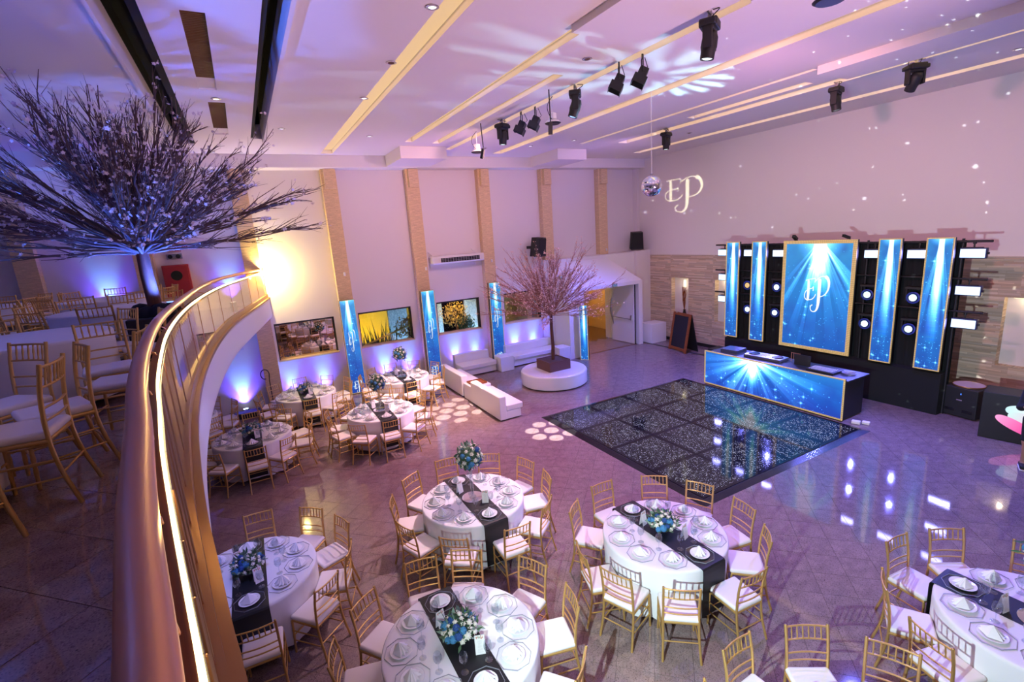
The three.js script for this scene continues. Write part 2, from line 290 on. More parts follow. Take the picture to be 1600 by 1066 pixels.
// ---------------------------------------------------------------- ceiling with coves and dark slots
const COVE = [[2.40, 2.72, -15.2, 3], [4.25, 4.46, -13.3, -5.7], [5.06, 5.26, -13.4, -7.4], [5.76, 5.96, -14.3, 3], [7.60, 7.92, -14.8, 3], [9.66, 9.80, -12.9, -5.8], [10.42, 10.70, -9.4, -6.4], [9.95, 10.08, -5.2, 3], [10.92, 11.30, -12.6, 3], [13.02, 13.34, -14.2, 3]];
const DARK = [[-0.92, -0.52, -14.2, 3], [0.62, 0.86, -13.4, 3]], GRILL = [[-0.16, 0.08, -9.6, -6.7], [-0.08, 0.18, -13.0, -10.35]];
{
  const c = thing('ceiling', 'pale stepped ceiling with long warm light coves', 'ceiling', [0, 0, 0], 0, null, 'structure');
  // the two duct lines hang lower at both ends
  const coves = COVE.map((q, i) => (i === 7 ? null : q)).filter(Boolean);
  part('soffit', slab(-9.3, 15.0, -16.1, 4.3, [...coves, ...DARK, ...GRILL].map(([a, b, z0, z1]) => [a, b, z0, z1]), 0.32).rotateX(Math.PI / 2).translate(0, 7.52, 0), M.ceiling, c);
  part('roof_slab', bx2(-9.3, 15, 7.9, 8.0, -16.2, 4.4), M.ceiling, c);
  part('duct_casing', bx2(4.18, 5.40, 7.11, 7.22, -5.66, 3.9), M.ceiling, c);
  part('duct_casing', bx2(4.28, 5.64, 6.88, 7.22, -15.6, -13.85), M.ceiling, c);
  part('duct_casing', bx2(9.60, 10.58, 7.06, 7.22, -5.68, 3.9), M.ceiling, c);
  part('duct_casing', bx2(9.40, 10.55, 6.87, 7.22, -15.6, -13.72), M.ceiling, c);
  COVE.forEach(([a, b, z0, z1], i) => {
    if (i === 7) return;
    const where = ['beside the black ceiling slot', 'left of the near duct casing', 'right of the left coffer', 'carrying the stage lamps at centre', 'through the middle of the ceiling', 'left of the right coffer', 'short, inside the right coffer', '', 'carrying the lamps before the stage', 'along the right wall'][i];
    const t = thing('cove_light', `warm recessed cove light ${where}`, 'light', [0, 0, 0], 0, 'ceiling coves');
    part('trough', [bx2(a - 0.05, b + 0.05, 7.50, 7.54, z0 - 0.05, z1 + 0.05)], M.ceiling, t);
    part('lit_recess_glow', bx2(a + 0.01, b - 0.01, 7.30, 7.315, z0 + 0.02, z1 - 0.02), glow(0.64, 0.41, 0.21, i === 0 ? 1.0 : i > 4 ? 0.75 : 0.9), t, 'amber recess face with its light painted as glow');  // glow stands in for recess faces lit by a hidden strip
    area('cove_glow', C(1, 0.62, 0.30), 0.9, b - a - 0.03, z1 - z0 - 0.1, [(a + b) / 2, 7.29, (z0 + z1) / 2], [(a + b) / 2, 0, (z0 + z1) / 2]);
  });
  DARK.forEach(([a, b, z0, z1], i) => {
    const t = thing('ceiling_slot', i ? 'narrow black ceiling slot with pale lip at the hall side' : 'wide black ceiling slot above the mezzanine tree', 'slot', [0, 0, 0], 0, 'black ceiling slots');
    part('lining', [bx2(a - 0.02, b + 0.02, 7.80, 7.84, z0, z1), bx2(b, b + 0.02, 7.5, 7.82, z0, z1), bx2(a - 0.02, a, 7.5, 7.82, z0, z1)], M.drape, t);
    part('lip', i ? bx2(b, b + 0.05, 7.10, 7.2, z0, z1) : bx2(a - 0.04, a, 7.12, 7.2, z0, z1), M.ceiling, t);
    part('dark_side', [bx2(i ? a : b - 0.1, i ? a + 0.06 : b, 7.22, 7.5, z0 + 0.02, z1)], M.drape, t);  // black strip and lining paint the dark of the deep slot
  });
  GRILL.forEach(([a, b, z0, z1], i) => {
    const t = thing('air_grille', i ? 'second air grille, behind the tree twigs' : 'first slatted air grille above the mezzanine', 'grille', [0, 0, 0], 0, 'ceiling grilles');
    part('box', [bx2(a, b, 7.42, 7.5, z0, z1)], M.drape, t);
    part('end_plate', bx2(a, b, 7.22, 7.25, z0, z0 + 0.5), M.ceiling, t);
    const n = Math.floor((z1 - z0 - 0.5) / 0.05);
    for (let k = 0; k < n; k += 1) part('slat', bx(b - a, 0.05, 0.012, (a + b) / 2, 7.25, z0 + 0.53 + k * 0.05), M.darkWood, t);
  });
}
// downlights set flush in the ceiling
const dlLens = glow(0.9, 0.85, 0.95, 1.4), dlRing = M.chrome;
[[2.33, -5.75, 'at the top edge beside the first cove'], [2.36, -7.6, 'midway along the first cove'], [2.38, -9.5, 'at the far part of the first cove'], [0.05, -10.1, 'between the two air grilles'], [5.15, -6.6, 'beside the near duct casing'], [9.1, -12.4, 'above the right loudspeaker'], [8.2, -13.4, 'left of the right duct casing'], [12.2, -10.9, 'above the mirror ball'], [1.2, -12.2, 'right of the narrow black slot'], [3.2, -12.7, 'between the first two coves'], [6.9, -13.9, 'beside the left far duct casing'], [12.5, -3.9, 'at the top right corner']].forEach(([x, z, w], i) => {
  const t = thing('downlight', `small round ceiling downlight ${w}`, 'light', [x, 7.2, z], 0, 'ceiling downlights');
  part('ring', lathe([[0.045, 0], [0.075, -0.004], [0.078, -0.012], [0.05, -0.016], [0.045, 0]], 20), dlRing, t);
  part('light_lens', cyl(0.045, 0.045, 0.012, 0, -0.006, 0, 16), i % 3 === 1 ? M.darkWood : dlLens, t);
});
// ---------------------------------------------------------------- door portal in the far corner
{
  const w = thing('trim_1', 'white gabled door portal in the far corner', 'portal', [0, 0, 0], 0, null, 'structure');
  const s = new THREE.Shape([[9.95, 0], [10.62, 0], [10.62, 2.42], [13.27, 2.42], [13.27, 0], [13.46, 0], [13.46, 2.55], [9.95, 2.55]].map((p) => new THREE.Vector2(...p)));
  part('front', new THREE.ExtrudeGeometry(s, { depth: 0.22, bevelEnabled: false }).translate(0, 0, -14.47), M.white, w);
  // hipped roof up to the parapet
  const P = [[9.95, 2.55, -14.25], [13.46, 2.55, -14.25], [12.5, 3.46, -15.2], [10.6, 3.46, -15.2], [13.46, 2.55, -15.4], [9.95, 2.55, -15.4]];
  const F = [[0, 1, 2], [0, 2, 3], [1, 4, 2], [0, 3, 5]], pos = []; for (const f of F) for (const k of f) pos.push(...P[k]);
  const g = new THREE.BufferGeometry(); g.setAttribute('position', new THREE.Float32BufferAttribute(pos, 3)); g.setAttribute('uv', new THREE.Float32BufferAttribute(new Array(pos.length / 3 * 2).fill(0), 2)); g.computeVertexNormals();
  part('hip', g, M.white, w);
  part('cheek', [bx2(9.95, 10.10, 0, 2.55, -15.95, -14.47), bx2(13.32, 13.46, 0, 2.55, -15.95, -14.47), bx2(10.1, 13.32, 2.43, 2.55, -16, -14.47)], M.white, w);
  part('parapet', [bx2(9.9, 10.64, 0, 3.58, -15.98, -15.23), bx2(13.26, 14.72, 0, 3.58, -15.98, -15.23), bx2(10.64, 13.26, 2.43, 3.58, -15.98, -15.23)], M.white, w);
  // lobby behind the door
  part('lobby_wall', [bx2(9.5, 14.6, 0, 3, -19.6, -19.4), bx2(9.4, 9.6, 0, 3, -19.5, -16.3), bx2(14.3, 14.5, 0, 3, -19.5, -16.3), bx2(9.4, 14.6, 2.9, 3.0, -19.5, -16.3)], std({ color: C(0.62, 0.42, 0.20), roughness: 0.8 }), w);
  part('lobby_floor', bx2(9.5, 14.5, -0.01, -0.001, -19.5, -15.9), std({ color: C(0.12, 0.07, 0.06), roughness: 0.15 }), w);
  part('threshold', bx2(10.6, 13.3, 0.0005, 0.004, -14.45, -14.36), M.darkWood, w);
  const d = thing('door_1', 'white door leaf swung open into the lobby', 'door', [13.17, 0, -14.40], 0.06, null, 'structure');
  part('leaf', rb(0.05, 2.36, 1.24, 0.008, 0, 1.2, -0.64), M.whiteGloss, d);
  part('pull_handle', tube(Array.from({ length: 9 }, (_, i) => [-0.05 - 0.09 * Math.sin(i / 8 * Math.PI), 0.72 + i * 0.17, -1.12 - 0.05 * Math.sin(i / 8 * Math.PI)]), (t) => 0.012 + 0.03 * Math.sin(t * Math.PI), 8), M.steel, d);
  part('push_bar', [tube([[-0.07, 1.0, -0.14], [-0.07, 1.02, -1.2]], 0.016, 8), rb(0.07, 0.2, 0.05, 0.01, -0.05, 1.06, -0.14)], M.steel, d);
  part('hinge_gap', bx2(0.02, 0.04, 0, 2.38, -0.03, 0.02), M.black, d);
  point('lobby_lamp', WARM, 5, [12.6, 2.6, -18], 4);
}
solo('lobby_curtain', Array.from({ length: 9 }, (_, i) => cyl(0.07, 0.08, 2.3, 10.95 + i * 0.09, 1.15, -17.6 + 0.04 * (i % 2), 10)), M.drape, 'dark folded curtain inside the lobby doorway', 'curtain');
// ---------------------------------------------------------------- railing
{
  const RAIL = new THREE.CatmullRomCurve3([[0.44, -15.95], [0.14, -15.0], [-0.18, -13.9], [-0.46, -12.6], [-0.69, -10.0], [-0.75, -7.2], [-0.725, -5.18], [-0.60, -3.53], [-0.48, -2.53], [-0.385, -1.92], [-0.285, -1.23], [-0.193, -0.69], [-0.10, -0.1], [0.05, 0.7], [0.42, 2.2], [0.86, 4.0]].map(([x, z]) => V(x, 4.12, z))).getPoints(500);
  const t = thing('balcony_railing', 'curved bronze handrail over glowing LED-topped glass balustrade', 'railing');
  part('handrail', tube(RAIL, 0.038, 18), M.copper, t, 'satin copper round handrail');
  const rect = (o0, o1, y0, y1) => [[o0, y0], [o0, y1], [o1, y1], [o1, y0], [o0, y0]];
  part('led_channel', flat(sweep(EDGE, rect(-0.050, -0.012, 4.005, 4.055))), M.darkWood, t, 'dark brown strip holder');
  part('led_strip', flat(sweep(EDGE, rect(-0.012, -0.003, 4.030, 4.057))), glow(1.0, 0.80, 0.42, 3.4), t, 'glowing warm white LED line');
  part('cap', flat(sweep(EDGE, rect(-0.11, 0.075, 3.262, 3.305))), M.brass, t, 'brass cap on the slab edge');
  part('shoe', flat(sweep(EDGE, rect(-0.05, 0.03, 3.305, 3.40))), M.brass, t, 'brass glazing shoe');
  for (let i = 0; i < EDGE.length - 1; i += 6) {
    const seg = EDGE.slice(i, Math.min(i + 7, EDGE.length)).map((p) => ({ ...p })); const a = seg[0], b = seg[seg.length - 1];
    const ta = { x: a.x + (b.x - a.x) * 0.008, z: a.z + (b.z - a.z) * 0.008 }; a.x = ta.x; a.z = ta.z;
    part('pane_joint', tube([V(a.x, 3.40, a.z), V(a.x, 4.0, a.z)], 0.005, 4), M.brass, t);
    part('glass_pane', flat(sweep(seg, rect(-0.012, 0.0, 3.40, 4.005))), M.bronzeGlass, t);
    if (i % 12 === 0) { const e = EDGE[i], r = RAIL.reduce((m, p) => (Math.abs(p.z - e.z) < Math.abs(m.z - e.z) ? p : m)); part('bracket', tube([V(e.x - e.nx * 0.03, 4.05, e.z), V((e.x + r.x) / 2, 4.07, e.z), V(r.x, 4.09, r.z)], 0.006, 6), M.copper, t); }
  }
  for (const i of [8, 40, 74, 104, 126]) { const e = EDGE[i]; point('led_strip_glow', C(1.0, 0.66, 0.22), 0.12, [e.x + e.nx * 0.06, 3.99, e.z + e.nz * 0.06], 1); }
  part('led_end_light', rb(0.06, 0.10, 0.10, 0.015, 0.44, 4.02, -15.64), glow(1.0, 0.86, 0.35, 9), t, 'bright yellow LED end');
  point('led_end_glow', C(1.0, 0.76, 0.24), 15, [0.44, 4.02, -15.64], 2);
}
// ---------------------------------------------------------------- chiavari chair (faces +z, origin on the floor below the seat)
const chair0 = new THREE.Group(); chair0.name = 'chiavari_chair'; chair0.userData = { label: '', category: 'chair' };
{
  const lerp3 = (a, b, t) => a.map((v, i) => v + (b[i] - v) * t);
  const bead = (r) => (t) => r * (1 + 0.22 * Math.pow(Math.abs(Math.sin(t * Math.PI * 9)), 6));
  const through = (pts, n) => { const c = new THREE.CatmullRomCurve3(pts.map((p) => V(...p))); return c.getPoints(n); };
  for (const s of [-1, 1]) {
    part('back_post', tube(through([[s * 0.200, 0, -0.265], [s * 0.188, 0.24, -0.205], [s * 0.185, 0.45, -0.185], [s * 0.185, 0.70, -0.200], [s * 0.187, 0.92, -0.240]], 27), bead(0.0135), 6), M.gold, chair0);
    part('leg', tube(through([[s * 0.20, 0, 0.205], [s * 0.197, 0.22, 0.195], [s * 0.195, 0.44, 0.185]], 14), bead(0.0125), 6), M.gold, chair0);
  }
  const rail = (y, z, bow, r) => tube(Array.from({ length: 6 }, (_, i) => [-0.185 + 0.37 * i / 5, y, z - bow * Math.sin(i / 5 * Math.PI)]), r, 5);
  part('top_rail', rail(0.90, -0.236, 0.022, 0.0095), M.gold, chair0);
  part('cross_rail', rail(0.775, -0.213, 0.022, 0.0085), M.gold, chair0);
  part('cross_rail', rail(0.645, -0.196, 0.02, 0.0085), M.gold, chair0);
  part('cross_rail', rail(0.565, -0.191, 0.018, 0.0085), M.gold, chair0);
  for (let i = 1; i < 7; i++) { const x = -0.185 + 0.37 * i / 7, b = 0.022 * Math.sin(i / 7 * Math.PI); part('spindle', tube([[x, 0.775, -0.213 - b], [x, 0.80, -0.2175 - b], [x, 0.84, -0.225 - b], [x, 0.875, -0.231 - b], [x, 0.90, -0.236 - b]], (t) => 0.0055 + 0.003 * Math.abs(Math.cos(t * Math.PI * 2)), 5), M.gold, chair0); }
  part('seat_frame', rb(0.40, 0.03, 0.385, 0.012, 0, 0.437, 0), M.gold, chair0);
  const cu = rb(0.405, 0.055, 0.40, 0.026, 0, 0.476, 0.004, 3), p = cu.attributes.position;
  for (let i = 0; i < p.count; i++) { const x = p.getX(i), z = p.getZ(i); if (p.getY(i) > 0.48) p.setY(i, p.getY(i) + 0.014 * (1 - (x / 0.2) ** 2) * (1 - (z / 0.2) ** 2)); p.setX(i, x * (0.97 + 0.10 * (z + 0.2))); }
  cu.computeVertexNormals();
  part('cushion', cu, M.cushion, chair0, 'padded white seat cushion');
  for (const s of [-1, 1]) { part('stretcher', tube([[s * 0.196, 0.17, 0.196], [s * 0.192, 0.19, -0.215]], 0.008, 5), M.gold, chair0); part('stretcher', tube([[s * 0.196, 0.30, 0.192], [s * 0.189, 0.31, -0.198]], 0.008, 5), M.gold, chair0); }
  part('stretcher', tube([[-0.197, 0.235, 0.195], [0.197, 0.235, 0.195]], 0.008, 5), M.gold, chair0);
  part('stretcher', tube([[-0.192, 0.22, -0.21], [0.192, 0.22, -0.21]], 0.008, 5), M.gold, chair0);
}
const ORD = ['first', 'second', 'third', 'fourth', 'fifth', 'sixth', 'seventh', 'eighth', 'ninth', 'tenth'];
function placeChair(bx_, bz, face, y, label, group) {   // (bx_, bz): middle of the top rail; face: direction the sitter looks
  return copy(chair0, label, [bx_ + 0.24 * Math.sin(face), y, bz + 0.24 * Math.cos(face)], face, group);
}
// ---------------------------------------------------------------- table, cloth, runner
const R0 = 0.765;
const clothGeos = [0, 1, 2].map((v) => {
  const P = [], I = [], n = 96, prof = [[0, 0.776], [0.35, 0.776], [0.70, 0.776], [0.752, 0.774], [0.768, 0.764], [0.773, 0.74], [0.772, 0.66], [0.77, 0.55], [0.768, 0.43], [0.766, 0.31], [0.764, 0.20], [0.762, 0.10], [0.76, 0.04]];
  prof.forEach(([r, y], k) => {
    const t = Math.max(0, (0.74 - y) / 0.7);
    for (let i = 0; i < n; i++) {
      const a = i / n * Math.PI * 2, near = Math.max(0, 1 - Math.abs(Math.sin(a)) / 0.32);   // runner lies at +-z, where a = 0 or pi
      const w = Math.sin(a * 11 + v * 2 + Math.sin(a * 3 + v) * 1.3) * 0.6 + Math.sin(a * 17 + v * 5) * 0.4;
      const rad = r + t * (-0.035 + 0.042 * w * (1 - 0.85 * near) + 0.012 * near);
      const yy = k > 10 ? y + 0.05 * (0.5 + 0.5 * Math.sin(a * 4 + v * 1.7)) * (k === 12 ? 1 : 0.5) : y;
      P.push(Math.sin(a) * rad, yy, Math.cos(a) * rad);
    }
  });
  for (let k = 0; k < prof.length - 1; k++) for (let i = 0; i < n; i++) { const a = k * n + i, b = k * n + (i + 1) % n; I.push(a, a + n, b, b, a + n, b + n); }
  const g = new THREE.BufferGeometry(); g.setAttribute('position', new THREE.Float32BufferAttribute(P, 3)); g.setAttribute('uv', new THREE.Float32BufferAttribute(P.flatMap((_, i) => (i % 3 === 0 ? [P[i] * 3, P[i + 2] * 3 + P[i + 1] * 3] : [])), 2)); g.setIndex(I); g.computeVertexNormals(); return g;
});
const runnerGeo = (() => {
  const path = []; const half = [[0, 0.7785], [0.45, 0.7785], [0.74, 0.7785], [0.768, 0.774], [0.780, 0.758], [0.783, 0.70], [0.780, 0.50], [0.778, 0.30], [0.776, 0.14]];
  for (let i = half.length - 1; i >= 0; i--) path.push([-half[i][0], half[i][1]]); for (let i = 1; i < half.length; i++) path.push(half[i]);
  const P = [], I = [], n = path.length;
  path.forEach(([z, y], i) => { const a = path[Math.max(0, i - 1)], b = path[Math.min(n - 1, i + 1)], L = Math.hypot(b[0] - a[0], b[1] - a[1]), ny = (b[0] - a[0]) / L, nz = -(b[1] - a[1]) / L; for (const [x, o] of [[-0.185, 0], [-0.185, 0.004], [0.185, 0.004], [0.185, 0]]) P.push(x, y + ny * o, z + nz * o); });
  for (let i = 0; i < n - 1; i++) for (let k = 0; k < 4; k++) { const a = i * 4 + k, b = i * 4 + (k + 1) % 4; I.push(a, a + 4, b, b, a + 4, b + 4); }
  const g = new THREE.BufferGeometry(); g.setAttribute('position', new THREE.Float32BufferAttribute(P, 3)); g.setAttribute('uv', new THREE.Float32BufferAttribute(new Array(P.length / 3 * 2).fill(0), 2)); g.setIndex(I); return flat(g);
})();
const topGeo = cyl(0.74, 0.74, 0.03, 0, 0.755, 0, 40), legGeo = [[0.42, 0.42], [-0.42, 0.42], [0.42, -0.42], [-0.42, -0.42]].map(([x, z]) => tube([[x, 0.745, z], [x * 1.0, 0, z * 1.0]], 0.016, 8));
// ---------------------------------------------------------------- place setting
const octo = (r) => Array.from({ length: 8 }, (_, i) => [r * Math.cos((i + 0.5) * Math.PI / 4), r * Math.sin((i + 0.5) * Math.PI / 4)]);
const chargerGeo = prism(octo(0.168), 0.001, 0.006), rimGeo = (() => { const o = octo(0.1695), q = octo(0.1665), gs = []; for (let i = 0; i < 8; i++) { const j = (i + 1) % 8; gs.push(prism([o[i], o[j], q[j], q[i]], 0.001, 0.009)); } return merge(gs); })();
const plateGeo = lathe([[0, 0.004], [0.06, 0.004], [0.07, 0.006], [0.108, 0.016], [0.112, 0.018], [0.108, 0.0195], [0.07, 0.010], [0.06, 0.0085], [0, 0.0085]], 28);
const napkinGeos = [0, 1, 2].map((v) => {   // peaked, pleated napkin
  const P = [], n = 7, tri = (a, b, c) => P.push(...a, ...b, ...c), apex = [0.004 * v, 0.098 - 0.006 * v, -0.012], back = [0, 0.004, -0.085];
  const ring = []; for (let i = 0; i <= n * 2; i++) { const a = -1.95 + 3.9 * i / (n * 2), r = (i % 2 ? 0.062 : 0.098) * (1 + 0.08 * Math.sin(i * 2.3 + v)); ring.push([Math.sin(a) * r, i % 2 ? 0.014 : 0.003, Math.cos(a) * r * 0.86]); }
  for (let i = 0; i < ring.length - 1; i++) tri(apex, ring[i], ring[i + 1]);
  tri(apex, ring[ring.length - 1], back); tri(apex, back, ring[0]);
  for (let i = 0; i < ring.length - 1; i++) tri(back, ring[i + 1], ring[i]);
  const g = new THREE.BufferGeometry(); g.setAttribute('position', new THREE.Float32BufferAttribute(P, 3)); g.setAttribute('uv', new THREE.Float32BufferAttribute(new Array(P.length / 3 * 2).fill(0), 2)); g.computeVertexNormals(); return g;
});
const glassGeo = lathe([[0.001, 0.002], [0.036, 0.002], [0.036, 0.004], [0.006, 0.008], [0.004, 0.02], [0.004, 0.085], [0.012, 0.098], [0.032, 0.118], [0.041, 0.145], [0.040, 0.17], [0.033, 0.205], [0.0318, 0.205], [0.0388, 0.17], [0.0395, 0.145], [0.031, 0.120], [0.01, 0.101]], 20);
const cardTex = canvasTex(128, 256, (c) => { c.fillStyle = '#f4f0ea'; c.fillRect(0, 0, 128, 256); for (let i = 0; i < 16; i++) { c.fillStyle = ['#d9a08c', '#e7bfae', '#a8b497', '#c98a7c'][i % 4]; c.beginPath(); c.arc(20 + hash(i, 1, 30) * 88, 12 + hash(i, 2, 30) * 34, 6 + 7 * hash(i, 3, 30), 0, 7); c.fill(); } c.fillStyle = '#b8aaa2'; for (let i = 0; i < 11; i++) { const w = 30 + 50 * hash(i, 4, 30); c.fillRect(64 - w / 2, 74 + i * 15, w, 2); } });
M.card = std({ map: cardTex, roughness: 0.8 }); M.cardBack = std({ color: C(0.84, 0.82, 0.79), roughness: 0.8 });
const cardFace = (s) => { const g = new THREE.PlaneGeometry(0.095, 0.19); g.rotateY(s ? Math.PI : 0).rotateX(s ? 0.16 : -0.16).translate(0, 0.094, s ? -0.016 : 0.016); return g; };
const cardFold = [cardFace(0).clone().scale(0.999, 1, 0.9), cardFace(1).clone().scale(0.999, 1, 0.9)];
// ---------------------------------------------------------------- flowers
const petalGeo = (n, r, cup) => { const P = []; for (let i = 0; i < n; i++) { const a = i / n * 6.283, w = 6.283 / n * 0.62, p = (t, rr_, h) => [Math.sin(t) * rr_, h, Math.cos(t) * rr_]; const A = p(a - w, r * 0.55, cup * 0.5), B = p(a + w, r * 0.55, cup * 0.5), T = p(a, r, cup), O = [0, -0.1 * r, 0]; P.push(...O, ...A, ...B, ...A, ...T, ...B); } const g = new THREE.BufferGeometry(); g.setAttribute('position', new THREE.Float32BufferAttribute(P, 3)); g.setAttribute('uv', new THREE.Float32BufferAttribute(new Array(P.length / 3 * 2).fill(0), 2)); g.computeVertexNormals(); return g; };
const roseGeo = merge([petalGeo(6, 0.042, 0.012), petalGeo(5, 0.034, 0.026).rotateY(0.5), petalGeo(4, 0.022, 0.034).rotateY(1), new THREE.IcosahedronGeometry(0.021, 1).translate(0, 0.013, 0)]);
const hydGeo = (() => { const gs = []; for (let i = 0; i < 46; i++) { const y = 1 - (i + 0.5) / 46 * 1.5, r = Math.sqrt(Math.max(0, 1 - y * y)), a = i * 2.39996; const g = petalGeo(4, 0.017, 0.004).rotateY(i).translate(0, 0.048, 0); g.applyQuaternion(new THREE.Quaternion().setFromUnitVectors(V(0, 1, 0), V(r * Math.cos(a), y, r * Math.sin(a)))); gs.push(g); } gs.push(new THREE.IcosahedronGeometry(0.043, 1)); return merge(gs); })();
const leafShape = (L, W) => { const P = [0, 0, 0, W, 0.02 * L, L * 0.5, 0, 0, L, 0, 0, 0, 0, 0, L, -W, 0.02 * L, L * 0.5]; const g = new THREE.BufferGeometry(); g.setAttribute('position', new THREE.Float32BufferAttribute(P, 3)); g.setAttribute('uv', new THREE.Float32BufferAttribute(new Array(12).fill(0), 2)); g.computeVertexNormals(); return g; };
const spot3 = (i, n, lo) => { const y = 1 - (i + 0.5) / n * (1 - lo), r = Math.sqrt(Math.max(0, 1 - y * y)), a = i * 2.39996 + 0.4; return V(r * Math.cos(a), y, r * Math.sin(a)); };
function bouquet(t, cy, rad, lo, nFlower, flatY = 1) {
  const lg = [[], []];
  for (let i = 0; i < 210; i++) { const d = spot3(i, 210, lo - 0.15), g = leafShape(rr(0.05, 0.11), rr(0.012, 0.022)); g.rotateX(rr(-1.2, 0.4)).rotateY(rr(0, 6.28)); const q = new THREE.Quaternion().setFromUnitVectors(V(0, 0, 1), V(d.x + rr(-0.5, 0.5), d.y + rr(-0.6, 0.4), d.z + rr(-0.5, 0.5)).normalize()); g.applyQuaternion(q).translate(d.x * rad * rr(0.8, 1.05), cy + d.y * rad * flatY * rr(0.8, 1.05), d.z * rad * rr(0.8, 1.05)); lg[i % 3 === 0 ? 1 : 0].push(g); }
  const f = part('foliage', lg[0], M.leaf, t); f.userData.kind = 'stuff'; const f2 = part('pale_foliage', lg[1], M.leafPale, t); f2.userData.kind = 'stuff';
  part('foam', new THREE.IcosahedronGeometry(rad * 0.78, 2).scale(1, flatY, 1).translate(0, cy, 0), M.leaf, t);
  for (let i = 0; i < nFlower; i++) {
    const d = spot3(i, nFlower, lo), k = hash(i, Math.round(rad * 1000), 40), hyd = k < 0.30;
    const m = part(hyd ? 'hydrangea' : 'rose', hyd ? hydGeo : roseGeo, hyd ? (k < 0.12 ? M.hydrangeaDeep : M.hydrangea) : M.rose, t);
    m.position.set(d.x * rad * 0.95, cy + d.y * rad * flatY * 0.95, d.z * rad * 0.95); m.quaternion.setFromUnitVectors(V(0, 1, 0), V(d.x, d.y / flatY, d.z).normalize()); m.scale.setScalar(hyd ? rr(0.6, 0.85) : rr(0.65, 1.05));
  }
}
function centrepiece(kind, label, x, z) {
  if (kind === 'tall') {
    solo('round_mirror', lathe([[0, 0], [0.165, 0], [0.165, 0.006], [0.16, 0.008], [0, 0.008]], 40), M.mirror, `round mirror under the flowers, ${label.split(', ')[1]}`, 'mirror', [x, 0.783, z], 0, 'mirror bases');
    const t = thing('flower_vase', label, 'flower vase', [x, 0.792, z], 0, 'tall centrepieces');
    part('vase', lathe([[0.001, 0.002], [0.055, 0.002], [0.055, 0.008], [0.03, 0.02], [0.024, 0.08], [0.03, 0.40], [0.055, 0.52], [0.053, 0.52], [0.027, 0.40], [0.02, 0.08], [0.015, 0.03]], 20), M.glass, t, 'slender clear glass vase');
    bouquet(t, 0.66, 0.185, -0.75, 44);
  } else {
    const t = thing('flower_bowl', label, 'flower bowl', [x, 0.783, z], 0, 'low centrepieces');
    part('vase', lathe([[0.001, 0.001], [0.05, 0.001], [0.085, 0.03], [0.095, 0.075], [0.082, 0.115], [0.078, 0.115], [0.09, 0.075], [0.08, 0.035], [0.045, 0.006]], 24), M.glass, t, 'clear glass bowl');
    bouquet(t, 0.11, 0.17, 0.0, 36, 0.72);
  }
}
// ---------------------------------------------------------------- lower hall tables
const rad = (d) => d * Math.PI / 180;
const TABLES = [
  { id: 'T1', x: -0.55, z: -6.30, d: 'blue-flower table by balcony rail', flower: 'low', ch: { 5: [-0.41, -7.55, 5], 6: [0.29, -7.22, 41], 7: [0.63, -6.65, 70], 8: [0.56, -5.91, 110], 9: [0.20, -5.45, -40], 0: [-0.50, -5.14, 3] } },
  { id: 'T2', x: 2.48, z: -6.30, d: 'tall-vase table at centre', flower: 'tall', ch: { 3: [1.36, -6.70, 109], 4: [1.82, -7.30, -30], 5: [2.52, -7.50, 5], 6: [3.21, -7.24, 32], 7: [3.64, -6.67, 74], 8: [3.66, -6.03, 104], 9: [3.22, -5.35, -38], 0: [2.58, -5.12, 3], 1: [1.80, -5.36, 40], 2: [1.38, -5.98, 70] } },
  { id: 'T3', x: 4.18, z: -4.09, d: 'glass-bowl table by dance floor', flower: 'low', ch: { 6: [4.91, -4.99, 36], 7: [5.29, -4.48, 63], 8: [5.36, -3.79, 100], 9: [5.02, -3.22, 134], 0: [4.27, -2.91, 5], 1: [3.47, -3.14, 39], 2: [3.06, -3.70, 69], 3: [2.97, -4.22, 108], 4: [3.50, -5.0, 143], 5: [4.16, -5.26, 1] } },
  { id: 'T4', x: 1.28, z: -3.93, d: 'front blue-bouquet table', flower: 'low', ch: { 5: [1.28, -5.11, 10], 6: [1.80, -4.97, 34], 4: [0.54, -4.88, -36], 3: [0.13, -4.33, -74], 7: [2.37, -4.38, 64], 8: [2.44, -3.69, 105] } },
  { id: 'T5', x: 5.97, z: -1.13, d: 'table at right edge', flower: 'tall', ch: { 5: [6.11, -2.37, 6], 6: [6.74, -2.14, 33], 4: [5.26, -2.10, -30], 3: [4.86, -1.54, 106] } },
  { id: 'T6', x: 3.32, z: -1.16, d: 'table cut off at bottom edge', flower: 'low', ch: { 7: [4.40, -1.64, 63] } },
  { id: 'T7', x: 2.29, z: -11.22, d: 'back tall-vase table beside sofa', flower: 'tall', ch: {} },
  { id: 'T8', x: -0.43, z: -11.47, d: 'violet-lit table under balcony', flower: 'low', ch: {} },
  { id: 'T9', x: 0.93, z: -14.0, d: 'table below mirror window', flower: 'low', ch: {} },
  { id: 'T10', x: 3.56, z: -13.75, d: 'table below yellow garden window', flower: 'tall', ch: {} },
  { id: 'T11', x: -1.95, z: -13.9, d: 'half-hidden table behind balcony face', flower: 'low', ch: {} },
];
const proto = {};
